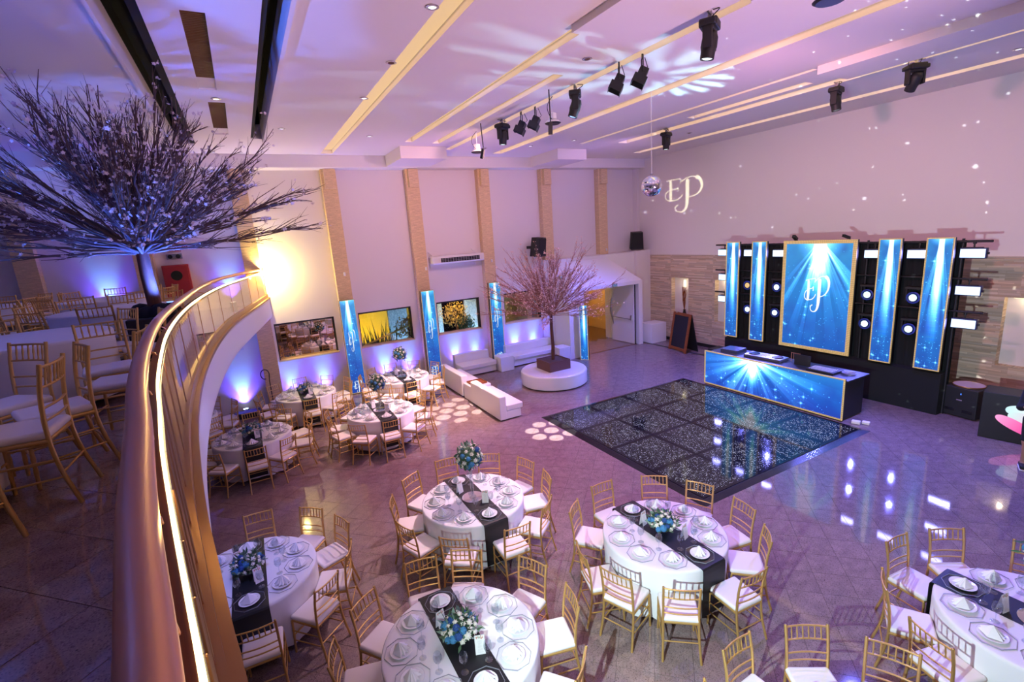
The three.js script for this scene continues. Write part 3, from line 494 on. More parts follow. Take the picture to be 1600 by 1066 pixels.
for (const [ti, T] of TABLES.entries()) {
  const D = T.d;
  const t = thing('round_table', `round folding table hidden under white cloth, ${D}`, 'table', [T.x, 0, T.z], 0, 'round banquet tables');
  part('tabletop', topGeo, M.wood, t); for (const g of legGeo) part('leg', g, M.steel, t);
  solo('tablecloth', clothGeos[ti % 3], M.cloth, `white floor-length cloth draped over the ${D}`, 'tablecloth', [T.x, 0, T.z], ti % 2 ? Math.PI : 0, 'white round tablecloths');
  solo('table_runner', runnerGeo, M.runner, `black satin runner across the ${D}`, 'table runner', [T.x, 0, T.z], 0, 'black table runners');
  for (let k = 0; k < 10; k++) {
    const a = rad(90 + 36 * k), m = T.ch[k];
    let x, z, face = Math.atan2(-Math.cos(a), -Math.sin(a));
    if (m) {
      [x, z] = m; const dx = x - T.x, dz = z - T.z, r = Math.hypot(dx, dz), f = Math.max(1, (k % 5 ? 1.205 : 1.225) / r); x = T.x + dx * f; z = T.z + dz * f;
      const b = rad(m[2]); let nx = Math.sin(b), nz = -Math.cos(b); if (nx * dx + nz * dz > 0) { nx = -nx; nz = -nz; } face = Math.atan2(nx, nz);
    } else { const r = 1.21 + rr(0, 0.06), j = rr(-0.06, 0.06); x = T.x + r * Math.cos(a + j); z = T.z + r * Math.sin(a + j); face += rr(-0.1, 0.1); }
    const p = pix(x, 0.6, z); if (!seen(p, 120)) continue;
    placeChair(x, z, face, 0, `gold chiavari chair, ${ORD[k]} clockwise from near runner end at ${D}`, 'gold chiavari chairs in the hall');
  }
  for (let k = 0; k < 10; k++) {
    const a = rad(90 + 36 * k + rr(-0.8, 0.8)), c = Math.cos(a), s = Math.sin(a), face = Math.atan2(-c, -s), y = [0, 1, 4, 5, 6, 9].includes(k) ? 0.7835 : 0.777, px = T.x + 0.575 * c, pz = T.z + 0.575 * s;
    if (!seen(pix(px, y, pz), 40)) continue;
    const w = `${ORD[k]} place clockwise from near runner end, ${D}`, set = (name, cat, geo, mat, label, yy, turn, gx, gz, extra) => {
      if (!proto[name]) { const o = thing(name, label, cat, [gx, yy, gz], turn, `${cat}s on the tables`); part(extra ? 'glass' : 'body', geo, mat, o); if (name === 'charger_plate') part('rim', rimGeo, M.chargerRim, o, 'dark grey rim'); proto[name] = o; } else copy(proto[name], label, [gx, yy, gz], turn);
    };
    set('charger_plate', 'charger plate', chargerGeo, M.charger, `octagonal glass charger, ${w}`, y, face + rr(-0.1, 0.1), px, pz);
    if (!proto['dinner_plate']) proto['dinner_plate'] = solo('dinner_plate', plateGeo, M.china, `round white plate, ${w}`, 'plate', [px, y + 0.004, pz], 0, 'white dinner plates'); else copy(proto['dinner_plate'], `round white plate, ${w}`, [px, y + 0.004, pz], 0);
    const nk = `folded_napkin${k % 3}`; if (!proto[nk]) proto[nk] = solo('folded_napkin', napkinGeos[k % 3], M.napkin, `white peaked napkin, ${w}`, 'napkin', [px, y + 0.0205, pz], face + rr(-0.6, 0.6), 'folded white napkins'); else copy(proto[nk], `white peaked napkin, ${w}`, [px, y + 0.0205, pz], face + rr(-0.6, 0.6));
    const b = a - 0.33, gx = T.x + 0.395 * Math.cos(b), gz = T.z + 0.395 * Math.sin(b), gy = Math.abs(gx - T.x) < 0.225 ? 0.7835 : 0.777;
    if (!proto.wine) proto.wine = solo('wine_glass', glassGeo, M.glass, `clear wine glass, ${w}`, 'glass', [gx, gy, gz], 0, 'wine glasses'); else copy(proto.wine, `clear wine glass, ${w}`, [gx, gy, gz], 0);
  }
  for (const s of [1, -1]) {
    const cx = T.x + (s > 0 ? 0.10 : -0.11), cz = T.z + s * (T.flower === 'tall' ? 0.24 : 0.25), lab = `white folded menu card at the ${s > 0 ? 'near' : 'far'} side of flowers, ${D}`;
    if (!seen(pix(cx, 0.85, cz))) continue;
    if (!proto.card) { const o = thing('menu_card', lab, 'card', [cx, 0.784, cz], 0.3, 'menu cards'); part('front', cardFace(0), M.card, o); part('back', cardFace(1), M.card, o); part('fold', cardFold, M.cardBack, o); proto.card = o; } else copy(proto.card, lab, [cx, 0.784, cz], rr(-0.5, 0.5));
  }
  if (seen(pix(T.x, 0.9, T.z), 60)) centrepiece(T.flower, T.flower === 'tall' ? `ball of white and blue flowers on glass vase, ${D}` : `low blue and white flower arrangement, ${D}`, T.x, T.z);
}
// ---------------------------------------------------------------- mezzanine tables and chairs
const MT = [[-2.32, -4.05, 'mezzanine table at left edge'], [-2.16, -6.80, 'blue-lit mezzanine table beside rail'], [-1.9, -9.65, 'mezzanine table behind black planter'], [-2.55, -12.6, 'mezzanine table before red cabinet'], [-4.5, -10.2, 'far-left mezzanine table'], [-4.7, -13.4, 'mezzanine table below left uplight']];
MT.forEach(([x, z, d], i) => {
  const t = thing('round_table', `round folding table hidden under white cloth, ${d}`, 'table', [x, 3.15, z], 0, 'mezzanine tables');
  part('tabletop', topGeo, M.wood, t); for (const g of legGeo) part('leg', g, M.steel, t);
  solo('tablecloth', clothGeos[(i + 1) % 3], M.cloth, `bare white cloth on the ${d}`, 'tablecloth', [x, 3.15, z], Math.PI / 2, 'bare mezzanine cloths');
});
const place2 = (x, z, deg, ti, label) => { const [tx, tz] = MT[ti]; const b = rad(deg); let nx = Math.sin(b), nz = -Math.cos(b); if (nx * (x - tx) + nz * (z - tz) > 0) { nx = -nx; nz = -nz; } placeChair(x, z, Math.atan2(nx, nz), 3.15, label, 'gold chairs on the mezzanine'); };
{
  const words = { 0: 'left-edge mezzanine table', 1: 'blue-lit mezzanine table', 2: 'table behind black planter', 3: 'table before red cabinet', 4: 'far-left mezzanine table', 5: 'table below left uplight' };
  // chairs measured at the two nearest tables
  [[-1.17, -4.08, -87, 0, 'gold chair with back to the rail at left-edge mezzanine table'], [-1.15, -4.66, 66, 0, 'gold chair seen edge-on beyond the nearest mezzanine chair'], [-1.48, -3.42, -52, 0, 'gold chair at left frame edge, mostly leg showing'], [-1.60, -5.18, 40, 0, 'gold chair with back toward the blue-lit mezzanine table'],
    [-1.36, -7.66, 50, 1, 'blue-lit gold chair at far side of blue-lit mezzanine table'], [-0.93, -7.05, 74, 1, 'gold chair beside the black planter by the rail'], [-0.87, -5.22, -84, 1, 'gold chair tucked against the mezzanine handrail'], [-2.62, -7.75, -30, 1, 'gold chair at far left of blue-lit mezzanine table'], [-2.95, -5.9, 40, 1, 'gold chair left of blue-lit mezzanine table'],
  ].forEach((q) => place2(...q));
  placeChair(-1.37, -6.22, Math.atan2(0.22, 0.97), 3.15, 'gold chair facing the viewer beside the blue-lit mezzanine table', 'gold chairs on the mezzanine');
  for (const ti of [2, 3, 4, 5]) for (let k = 0; k < 10; k++) { const a = rad(90 + 36 * k + rr(-5, 5)), r = 1.2 + rr(0, 0.08), [tx, tz] = MT[ti], x = tx + r * Math.cos(a), z = tz + r * Math.sin(a); if (z < -15.3 || x > edgeX(z) - 0.5 || (ti === 2 && Math.hypot(x + 1.2, z + 8.35) < 0.6) || !seen(pix(x, 3.8, z), 20)) continue; placeChair(x, z, Math.atan2(-Math.cos(a), -Math.sin(a)), 3.15, `gold chair, ${ORD[k]} clockwise from near side of the ${words[ti]}`, 'gold chairs on the mezzanine'); }
}
// ---------------------------------------------------------------- LED art
const strokes = (() => {   // EP monogram as strokes in a unit box, y down: [x, y, width]
  const bez = (a, b, c, d, w0, w1, n = 26) => Array.from({ length: n + 1 }, (_, i) => { const t = i / n, u = 1 - t; return [0, 1].map((k) => u * u * u * a[k] + 3 * u * u * t * b[k] + 3 * u * t * t * c[k] + t * t * t * d[k]).concat(w0 + (w1 - w0) * t); });
  return [
    bez([0.13, 0.16], [0.14, 0.30], [0.14, 0.42], [0.13, 0.66], 0.075, 0.075),
    bez([0.02, 0.14], [0.14, 0.10], [0.26, 0.10], [0.40, 0.07], 0.018, 0.02), bez([0.40, 0.07], [0.43, 0.10], [0.42, 0.14], [0.40, 0.18], 0.02, 0.008),
    bez([0.13, 0.38], [0.20, 0.36], [0.28, 0.36], [0.34, 0.32], 0.018, 0.03), bez([0.34, 0.30], [0.35, 0.34], [0.35, 0.38], [0.34, 0.41], 0.012, 0.012),
    bez([0.13, 0.66], [0.24, 0.67], [0.38, 0.66], [0.46, 0.50], 0.03, 0.02), bez([0.13, 0.38], [-0.06, 0.44], [-0.08, 0.66], [0.13, 0.68], 0.012, 0.02),
    bez([0.60, 0.12], [0.60, 0.36], [0.60, 0.56], [0.59, 0.72], 0.10, 0.09), bez([0.59, 0.72], [0.58, 0.92], [0.50, 0.98], [0.40, 0.98], 0.085, 0.02), bez([0.40, 0.98], [0.24, 0.98], [0.22, 0.82], [0.34, 0.80], 0.02, 0.03),
    bez([0.44, 0.14], [0.56, 0.04], [0.72, -0.02], [0.86, 0.03], 0.014, 0.03), bez([0.86, 0.03], [1.06, 0.10], [1.06, 0.50], [0.66, 0.56], 0.10, 0.014),
  ];
})();
function drawMonogram(c, x, y, s, style, sy = 1.55, bold = 1) { c.fillStyle = style; for (const st of strokes) for (let i = 0; i < st.length - 1; i++) for (let q = 0; q < 6; q++) { const t = q / 6, a = st[i], b = st[i + 1]; c.beginPath(); c.ellipse(x + (a[0] + (b[0] - a[0]) * t) * s, y + (a[1] + (b[1] - a[1]) * t) * s * sy, Math.max(bold > 1 ? s * 0.017 : 0.7, (a[2] + (b[2] - a[2]) * t) * s / 2 * bold), Math.max(bold > 1 ? s * 0.017 : 0.7, (a[2] + (b[2] - a[2]) * t) * s / 2 * bold), 0, 0, 7); c.fill(); } }
function ledArt(w, h, o) {
  return canvasTex(w, h, (c) => {
    let g = c.createLinearGradient(0, 0, 0, h); (o.down ?? ['#2c8cc8', '#1d7cc4', '#1568b8', '#1556ac']).forEach((q, i, a) => g.addColorStop(i / (a.length - 1), q)); c.fillStyle = g; c.fillRect(0, 0, w, h);
    for (let i = 0; i < 70; i++) { const x = hash(i, o.s, 50) * w, y = hash(i, o.s, 51) * h, r = (0.05 + 0.16 * hash(i, o.s, 52)) * Math.max(w, h) * 0.6; g = c.createRadialGradient(x, y, 0, x, y, r); g.addColorStop(0, hash(i, 2, 53) > 0.5 ? 'rgba(30,140,210,0.20)' : 'rgba(30,40,140,0.20)'); g.addColorStop(1, 'rgba(20,60,160,0)'); c.fillStyle = g; c.fillRect(0, 0, w, h); }
    c.globalCompositeOperation = 'lighter'; const ox = o.ox * w, oy = -0.04 * h, L = o.len * Math.hypot(w, h);
    for (let i = 0; i < o.rays; i++) { const a = (hash(i, o.s, 54) - 0.5) * o.fan + Math.PI / 2, wd = (0.015 + 0.05 * hash(i, o.s, 55)) * o.wide, ln = L * (0.55 + 0.5 * hash(i, o.s, 56)); g = c.createRadialGradient(ox, oy, 0, ox, oy, ln); g.addColorStop(0, 'rgba(235,235,205,0.34)'); g.addColorStop(0.35, 'rgba(150,205,215,0.16)'); g.addColorStop(1, 'rgba(30,120,210,0)'); c.fillStyle = g; c.beginPath(); c.moveTo(ox, oy); c.lineTo(ox + Math.cos(a - wd) * ln, oy + Math.sin(a - wd) * ln); c.lineTo(ox + Math.cos(a + wd) * ln, oy + Math.sin(a + wd) * ln); c.fill(); }
    for (let i = 0; i < 14; i++) { const q = i / 14, wd = o.beam * w * (0.25 + 0.75 * q); g = c.createLinearGradient(0, 0, 0, h * o.bl); g.addColorStop(0, 'rgba(238,236,210,0.16)'); g.addColorStop(0.5, 'rgba(170,210,215,0.09)'); g.addColorStop(1, 'rgba(40,130,210,0)'); c.fillStyle = g; c.beginPath(); c.moveTo(ox - wd * 0.35, 0); c.lineTo(ox + wd * 0.35, 0); c.lineTo(ox + wd, h * o.bl); c.lineTo(ox - wd, h * o.bl); c.fill(); }
    g = c.createRadialGradient(ox, oy, 0, ox, oy, o.core * h); g.addColorStop(0, 'rgba(240,238,215,0.95)'); g.addColorStop(0.45, 'rgba(190,215,205,0.45)'); g.addColorStop(1, 'rgba(60,140,200,0)'); c.fillStyle = g; c.fillRect(0, 0, w, h);
    for (let i = 0; i < o.stars; i++) { const x = hash(i, o.s, 57) * w, y = Math.pow(hash(i, o.s, 58), 0.7) * h, b = hash(i, o.s, 59), r = b > 0.93 ? 5 * o.dot : b > 0.8 ? 2.2 * o.dot : 1.2 * o.dot; g = c.createRadialGradient(x, y, 0, x, y, r * 2.2); g.addColorStop(0, 'rgba(220,250,250,0.95)'); g.addColorStop(0.3, 'rgba(120,220,240,0.5)'); g.addColorStop(1, 'rgba(20,100,220,0)'); c.fillStyle = g; c.fillRect(x - r * 3, y - r * 3, r * 6, r * 6); if (b > 0.93) { c.strokeStyle = 'rgba(170,240,250,0.55)'; c.lineWidth = 1.2; c.beginPath(); c.moveTo(x - r * 4, y); c.lineTo(x + r * 4, y); c.moveTo(x, y - r * 5); c.lineTo(x, y + r * 5); c.stroke(); } }
    c.globalCompositeOperation = 'source-over'; if (o.mono) for (const [mx, my, ms, sy] of o.mono) drawMonogram(c, mx * w, my * h, ms * w, 'rgba(236,242,236,0.98)', sy ?? 1.55, o.bold ?? 1);
  });
}
const screen = (t, k = 1) => std({ color: C(0.01, 0.01, 0.01), emissive: C(1, 1, 1), emissiveMap: t, emissiveIntensity: k, roughness: 0.35 });
const artEP = screen(ledArt(700, 1100, { s: 1, ox: 0.53, len: 0.95, rays: 26, fan: 1.5, wide: 1.1, core: 0.24, beam: 0.30, bl: 0.50, stars: 150, dot: 1.6, bold: 1.4, mono: [[0.34, 0.30, 0.36]] }), 1.05);
const artSlim = screen(ledArt(160, 1024, { s: 2, ox: 0.55, len: 1.0, rays: 12, fan: 0.35, wide: 0.5, core: 0.10, beam: 0.36, bl: 0.8, stars: 110, dot: 1.2 }), 1.05);
const artBanner = screen(ledArt(160, 1152, { s: 3, ox: 0.5, len: 0.9, rays: 10, fan: 0.35, wide: 0.6, core: 0.10, beam: 0.28, bl: 0.42, stars: 130, dot: 1.2, down: ['#3aa0d8', '#1f86cc', '#1566bc', '#123a9c'], mono: [[0.27, 0.31, 0.48, 3.6], [0.22, 0.86, 0.52, 2.0]], bold: 1.25 }), 0.95);
const artBooth = screen(ledArt(1400, 372, { s: 4, ox: 0.40, len: 0.62, rays: 34, fan: 2.9, wide: 2.2, core: 0.62, beam: 0.07, bl: 0.8, stars: 120, dot: 1.9, down: ['#1c74c4', '#1868c0', '#1450b4', '#1a3aa0'] }), 1.1);
const bulbTex = tex(64, (u, v) => { const d = Math.hypot((u * 4 % 1) - 0.5, (v * 4 % 1) - 0.5); const g = d < 0.3 ? 1 : 0.62; return [g, g * 0.92, g * 0.72]; });
M.marquee = std({ color: C(0.85, 0.74, 0.50), map: bulbTex, metalness: 0.25, emissive: C(1.0, 0.88, 0.62), emissiveMap: bulbTex, emissiveIntensity: 0.55, roughness: 0.35, bumpMap: bulbTex, bumpScale: 0.004 });  // dotted gold; emission added so the frame reads bright
// frame and screen facing +z, bottom at y = 0
function ledPanel(t, w, h, f, mat, depth = 0.07) {
  part('housing', bx(w, h, depth - 0.01, 0, h / 2, -depth / 2 - 0.005), M.black, t);
  part('glow_frame', [uvm(bx(w, f, 0.03, 0, f / 2, 0.008), 0.09), uvm(bx(w, f, 0.03, 0, h - f / 2, 0.008), 0.09), uvm(bx(f, h - 2 * f, 0.03, -w / 2 + f / 2, h / 2, 0.008), 0.09), uvm(bx(f, h - 2 * f, 0.03, w / 2 - f / 2, h / 2, 0.008), 0.09)], M.marquee, t, 'gold bulb-dotted frame brightened by an added glow');
  part('led_screen', new THREE.PlaneGeometry(w - 2 * f, h - 2 * f).translate(0, h / 2, 0.004), mat, t, 'glowing blue starburst picture');
}
const TOR = -Math.PI / 2;   // turned to look towards -x
{
  const x = 13.08;
  const panel = (_, label, z0, z1, f, mat, k) => { const t = thing('stage_display', label, 'display', [x, 1.02, (z0 + z1) / 2], TOR, 'stage LED panels'); ledPanel(t, z1 - z0, 2.92, f, mat); area('led_panel_glow', C(0.10, 0.42, 1.0), k, z1 - z0 - 0.1, 2.7, [x - 0.03, 2.48, (z0 + z1) / 2], [x - 3, 2.48, (z0 + z1) / 2]); };
  panel('led_panel', 'large LED panel with white EP monogram above the booth', -8.36, -6.51, 0.085, artEP, 0.15);
  panel('led_panel', 'narrow LED strip panel at far left of the stage', -10.19, -9.74, 0.022, artSlim, 0.12);
  panel('led_panel', 'narrow LED strip panel just left of the EP panel', -9.32, -8.86, 0.022, artSlim, 0.12);
  panel('led_panel', 'narrow LED strip panel just right of the EP panel', -6.05, -5.59, 0.022, artSlim, 0.12);
  panel('led_panel', 'narrow LED strip panel at far right of the stage', -5.13, -4.65, 0.022, artSlim, 0.12);
  // black drape and truss
  const d = thing('stage_drape', 'black folded drape hanging behind the stage panels', 'drape', [0, 0, 0]);
  const P = []; for (let i = 0; i <= 220; i++) { const z = -10.2 + 5.62 * i / 220; P.push({ x: 13.42 + 0.025 * Math.sin(i * 0.9), z, nx: 1, nz: 0 }); }
  part('cloth', smooth(sweep(P, [[0, 0.01], [0, 2], [0, 3.86], [0.02, 3.86], [0.02, 2], [0.02, 0.01]])), M.drape, d);
  part('skirt', [bx2(13.12, 13.40, 0.0, 0.95, -10.2, -4.62)], M.drape, d);
  const tr = thing('lighting_truss', 'dark pipe rack carrying the stage lamps', 'truss', [0, 0, 0]);
  for (const y of [3.84, 3.06, 2.36]) part('pipe', tube([[13.30, y, -10.75], [13.30, y, -4.12]], 0.024, 8), M.black, tr);
  for (const z of [-10.25, -8.45, -6.4, -4.6]) part('upright', tube([[13.33, 0, z], [13.33, 3.9, z]], 0.026, 8), M.black, tr);
  // wash bars
  const wash = (y, z, w) => {
    const t = thing('wash_light', `rectangular blue-white wash light ${w}`, 'stage light', [13.24, y, z], TOR, 'rectangular wash lights');
    part('body', rb(0.44, 0.22, 0.10, 0.015, 0, 0, -0.055), std({ color: C(0.015, 0.02, 0.10), roughness: 0.4 }), t);
    part('light_face', bx(0.40, 0.175, 0.012, 0, 0, 0.0), glow(0.62, 0.80, 1.0, 1.5), t, 'glowing pale blue face');
    part('yoke', [bx(0.025, 0.11, 0.02, 0, 0.165, -0.05), bx(0.30, 0.02, 0.03, 0, 0.115, -0.05), cyl(0.03, 0.03, 0.05, 0, 0.215, -0.06, 10).rotateX(0)], M.black, t);
    part('knob', cyl(0.025, 0.025, 0.03, 0, 0, 0, 10).rotateZ(Math.PI / 2).translate(0.235, 0, -0.05), M.black, t);
    area('wash_light_beam', C(0.26, 0.25, 1.0), 34, 0.40, 0.17, [13.225, y, z], [8.5, y + 0.6, z * 0.9 - 0.5]);
  };
  wash(3.60, -4.40, 'top of the right end'); wash(2.82, -4.40, 'middle of the right end'); wash(2.11, -4.40, 'bottom of the right end'); wash(3.58, -5.34, 'between the two right strip panels'); wash(3.58, -6.22, 'right beside the EP panel');
  wash(3.61, -10.42, 'top of the left end'); wash(2.84, -10.38, 'middle of the left end'); wash(2.15, -10.38, 'bottom of the left end'); wash(3.60, -9.50, 'between the two left strip panels'); wash(3.59, -8.58, 'left beside the EP panel');
  const beam = (y, z, w, dim) => {
    const t = thing('beam_light', `round ${dim ? 'dim amber' : 'glowing blue'} beam light ${w}`, 'stage light', [13.22, y, z], TOR, 'round beam lights');
    part('head', lathe([[0, -0.14], [0.075, -0.13], [0.095, -0.04], [0.098, 0.03], [0.088, 0.035], [0.082, 0.0], [0, 0.0]], 20).rotateX(Math.PI / 2), M.black, t);
    part('light_lens', new THREE.SphereGeometry(0.076, 18, 10).scale(1, 1, 0.35).translate(0, 0, 0.02), dim ? glow(0.9, 0.6, 0.25, 0.8) : glow(0.42, 0.62, 1.0, 3.2), t);
    part('painted_halo', lathe([[0.10, 0.0], [0.135, 0.0], [0.135, 0.02], [0.10, 0.02], [0.10, 0.0]], 20).rotateX(Math.PI / 2), std({ color: C(0.02, 0.05, 0.35), roughness: 0.3 }), t);  // blue ring paints the glow seen around the lens
    part('yoke', [bx(0.03, 0.28, 0.03, -0.15, 0.06, -0.03), bx(0.03, 0.28, 0.03, 0.15, 0.06, -0.03), bx(0.33, 0.05, 0.12, 0, 0.22, -0.03)], M.black, t);
    if (!dim) spot('beam_light_ray', C(0.16, 0.17, 1.0), 15, [13.14, y, z], [4, y - 1.2, z + 1.0], 66, 0.9, 1);
  };
  beam(2.60, -5.33, 'upper, between the right strip panels'); beam(1.87, -5.35, 'lower, between the right strip panels'); beam(2.60, -6.27, 'upper, right of the EP panel'); beam(1.88, -6.27, 'lower, right of the EP panel');
  beam(2.64, -8.60, 'upper, left of the EP panel'); beam(1.90, -8.62, 'lower, left of the EP panel'); beam(2.64, -9.53, 'upper, between the left strip panels', true); beam(1.91, -9.50, 'lower, between the left strip panels');
}
// ---------------------------------------------------------------- dance floor
{
  const starTex = canvasTex(1024, 1024, (c, w, h) => { c.fillStyle = '#000'; c.fillRect(0, 0, w, h); for (let i = 0; i < 1100; i++) { const x = (0.05 + 0.9 * hash(i, 1, 60)) * w, y = (0.05 + 0.9 * hash(i, 2, 60)) * h, b = hash(i, 3, 60); c.fillStyle = `rgba(${185 + 50 * b},${195 + 40 * b},255,${0.55 + 0.45 * b})`; c.beginPath(); c.arc(x, y, 3.2 + 2.8 * b, 0, 7); c.fill(); } });
  const pm = phy({ ior: 1.38, color: C(0.008, 0.008, 0.014), emissive: C(1, 1, 1), emissiveMap: starTex, emissiveIntensity: 1.0, roughness: 0.06 });
  const t = thing('dance_floor', 'black starlit dance floor before the DJ booth', 'dance floor', [8.60, 0, -7.55]);
  part('base', bx(4.84, 0.028, 4.84, 0, 0.014, 0), M.black, t);
  const e = 0.135, ramp = (r) => { const P = [[-2.42, 0.032, 2.42], [2.42, 0.032, 2.42], [2.42 + e, 0.001, 2.42 + e], [-2.42 - e, 0.001, 2.42 + e]], pos = []; for (const k of [0, 2, 1, 0, 3, 2]) pos.push(...P[k]); const g = new THREE.BufferGeometry(); g.setAttribute('position', new THREE.Float32BufferAttribute(pos, 3)); g.setAttribute('uv', new THREE.Float32BufferAttribute(new Array(12).fill(0), 2)); g.computeVertexNormals(); return g.rotateY(r * Math.PI / 2); };
  for (let r = 0; r < 4; r++) part('edge_ramp', ramp(r), std({ color: C(0.012, 0.012, 0.015), roughness: 0.18 }), t);
  const geos = [0, 1, 2, 3].map((k) => { const g = rb(1.198, 0.012, 1.198, 0.003, 0, 0, 0, 1), u = g.attributes.uv, p = g.attributes.position; for (let i = 0; i < p.count; i++) { let a = p.getX(i) / 1.2 + 0.5, b = p.getZ(i) / 1.2 + 0.5; if (k & 1) a = 1 - a; if (k & 2) [a, b] = [b, a]; u.setXY(i, a, b); } return g; });
  for (let i = 0; i < 4; i++) for (let j = 0; j < 4; j++) part('floor_panel', geos[(i * 3 + j) % 4], pm, t).position.set(-1.8 + 1.2 * i, 0.033, -1.8 + 1.2 * j);
}
// ---------------------------------------------------------------- DJ booth and gear
{
  const t = thing('dj_booth', 'black DJ booth with glowing starburst LED front', 'dj booth', [0, 0.0, 0]);
  part('table', [bx2(11.26, 12.05, 0.04, 0.93, -9.3, -5.62), rb2(11.24, 12.15, 0.93, 0.96, -9.34, -5.56, 0.006)], M.black, t);
  const f = new THREE.Group(); f.name = 'front_panel'; t.add(f); f.position.set(11.22, 0.035, -7.485); f.rotation.y = TOR;
  ledPanel(f, 3.77, 0.97, 0.03, artBooth, 0.04);
  area('booth_led_glow', C(0.12, 0.45, 1.0), 0.25, 3.6, 0.85, [11.17, 0.52, -7.485], [6, 0.4, -7.485]);
  const y = 0.962;
  const fc = thing('flight_case', 'shallow blue-lit flight case on left end of the booth', 'case', [11.72, y, -8.82], 0.1);
  part('lid', rb(0.48, 0.10, 0.50, 0.012, 0, 0.055, 0), std({ color: C(0.05, 0.06, 0.10), roughness: 0.25 }), fc); part('edging', [bx(0.49, 0.012, 0.51, 0, 0.008, 0), bx(0.49, 0.012, 0.51, 0, 0.105, 0)].slice(0, 1), M.chrome, fc);
  const mx = thing('dj_mixer', 'silver and black DJ mixer at middle of the booth', 'mixer', [11.74, y, -7.85], 0.05);
  part('deck', rb(0.42, 0.07, 1.00, 0.01, 0, 0.036, 0), M.steel, mx);
  for (const z of [-0.32, 0.32]) part('jog_wheel', cyl(0.13, 0.14, 0.02, 0, 0.082, z, 24), M.blackGloss, mx);
  part('faders', Array.from({ length: 24 }, (_, i) => bx(0.018, 0.018, 0.012, -0.13 + (i % 6) * 0.05, 0.08, -0.07 + Math.floor(i / 6) * 0.05)), M.white, mx);
  const lp = thing('laptop', 'black laptop open at right of the booth mixer', 'laptop', [11.86, y, -6.85], TOR);
  part('base', rb(0.40, 0.018, 0.27, 0.006, 0, 0.01, 0), M.black, lp); part('screen_lid', rb(0.40, 0.27, 0.012, 0.005, 0, 0.145, 0.17), M.black, lp);
  const rk = thing('laptop_stand', 'small copper wire stand beside the laptop', 'stand', [11.9, y, -7.15]);
  part('wire', [[-0.11, 0], [0.11, 0], [-0.11, 0.2], [0.11, 0.2]].map(([z, h], i) => (i < 2 ? tube([[0, 0.005, z], [0, 0.24, z]], 0.008, 6) : tube([[0, h + 0.03, -0.11], [0, h + 0.03, 0.11]], 0.008, 6))), M.copper, rk); part('bars', [-0.05, 0, 0.05].map((z) => tube([[0, 0.06, z], [0, 0.23, z]], 0.006, 5)), M.copper, rk);
  const ct = thing('lighting_console', 'lighting console with small pale buttons near booth right end', 'console', [11.62, y, -6.28]);
  part('body', rb(0.44, 0.06, 0.62, 0.01, 0, 0.03, 0), M.black, ct); part('keys', Array.from({ length: 60 }, (_, i) => bx(0.018, 0.012, 0.018, -0.16 + (i % 6) * 0.055, 0.065, -0.26 + Math.floor(i / 6) * 0.055)), M.white, ct);
  solo('cable_coil', Array.from({ length: 4 }, (_, k) => tube(Array.from({ length: 17 }, (_, i) => [11.75 + (0.09 + 0.012 * k) * Math.cos(i / 16 * 6.283), 0.97 + 0.012 * k, -5.8 + (0.12 + 0.01 * k) * Math.sin(i / 16 * 6.283)]), 0.007, 5)), M.steel, 'coil of grey cable on the booth corner', 'cable');
  const pb = thing('power_strip', 'white power boxes on the floor at the booth foot', 'power strip', [11.35, 0.0, -5.38], 0.3);
  part('box', rb(0.10, 0.07, 0.16, 0.01, 0, 0.04, 0), M.white, pb); part('box', rb(0.10, 0.06, 0.14, 0.01, 0.08, 0.035, 0.17), M.white, pb);
  solo('stage_step', rb2(13.0, 13.55, 0, 0.50, -10.75, -10.28, 0.01), M.black, 'low black box left of the stage drape', 'box');
  const sw = thing('subwoofer', 'black subwoofer cabinet with pale top right of the stage', 'subwoofer', [13.62, 0, -4.28], -0.12);
  part('cabinet', rb(0.62, 0.66, 0.64, 0.02, 0, 0.35, 0), M.black, sw); part('feet', [[-0.25, -0.25], [0.25, -0.25], [-0.25, 0.25], [0.25, 0.25]].map(([a, b]) => cyl(0.03, 0.03, 0.02, a, 0.01, b, 10)), M.black, sw); part('badge', bx(0.006, 0.03, 0.10, -0.312, 0.40, 0), M.chrome, sw); part('port', [bx(0.01, 0.06, 0.18, -0.309, 0.16, -0.16), bx(0.01, 0.06, 0.18, -0.309, 0.16, 0.16)], M.blackGloss, sw); part('status_light', bx(0.006, 0.03, 0.014, -0.313, 0.54, 0.02), glow(0.05, 0.2, 1, 2), sw);
  part('top_skin', cyl(0.27, 0.27, 0.025, 0, 0.69, 0, 28), std({ color: C(0.55, 0.42, 0.44), roughness: 0.4 }), sw, 'pale round pad'); part('top_hoop', lathe([[0.27, 0], [0.285, 0], [0.285, 0.03], [0.27, 0.03], [0.27, 0]], 28).translate(0, 0.678, 0), M.brass, sw);
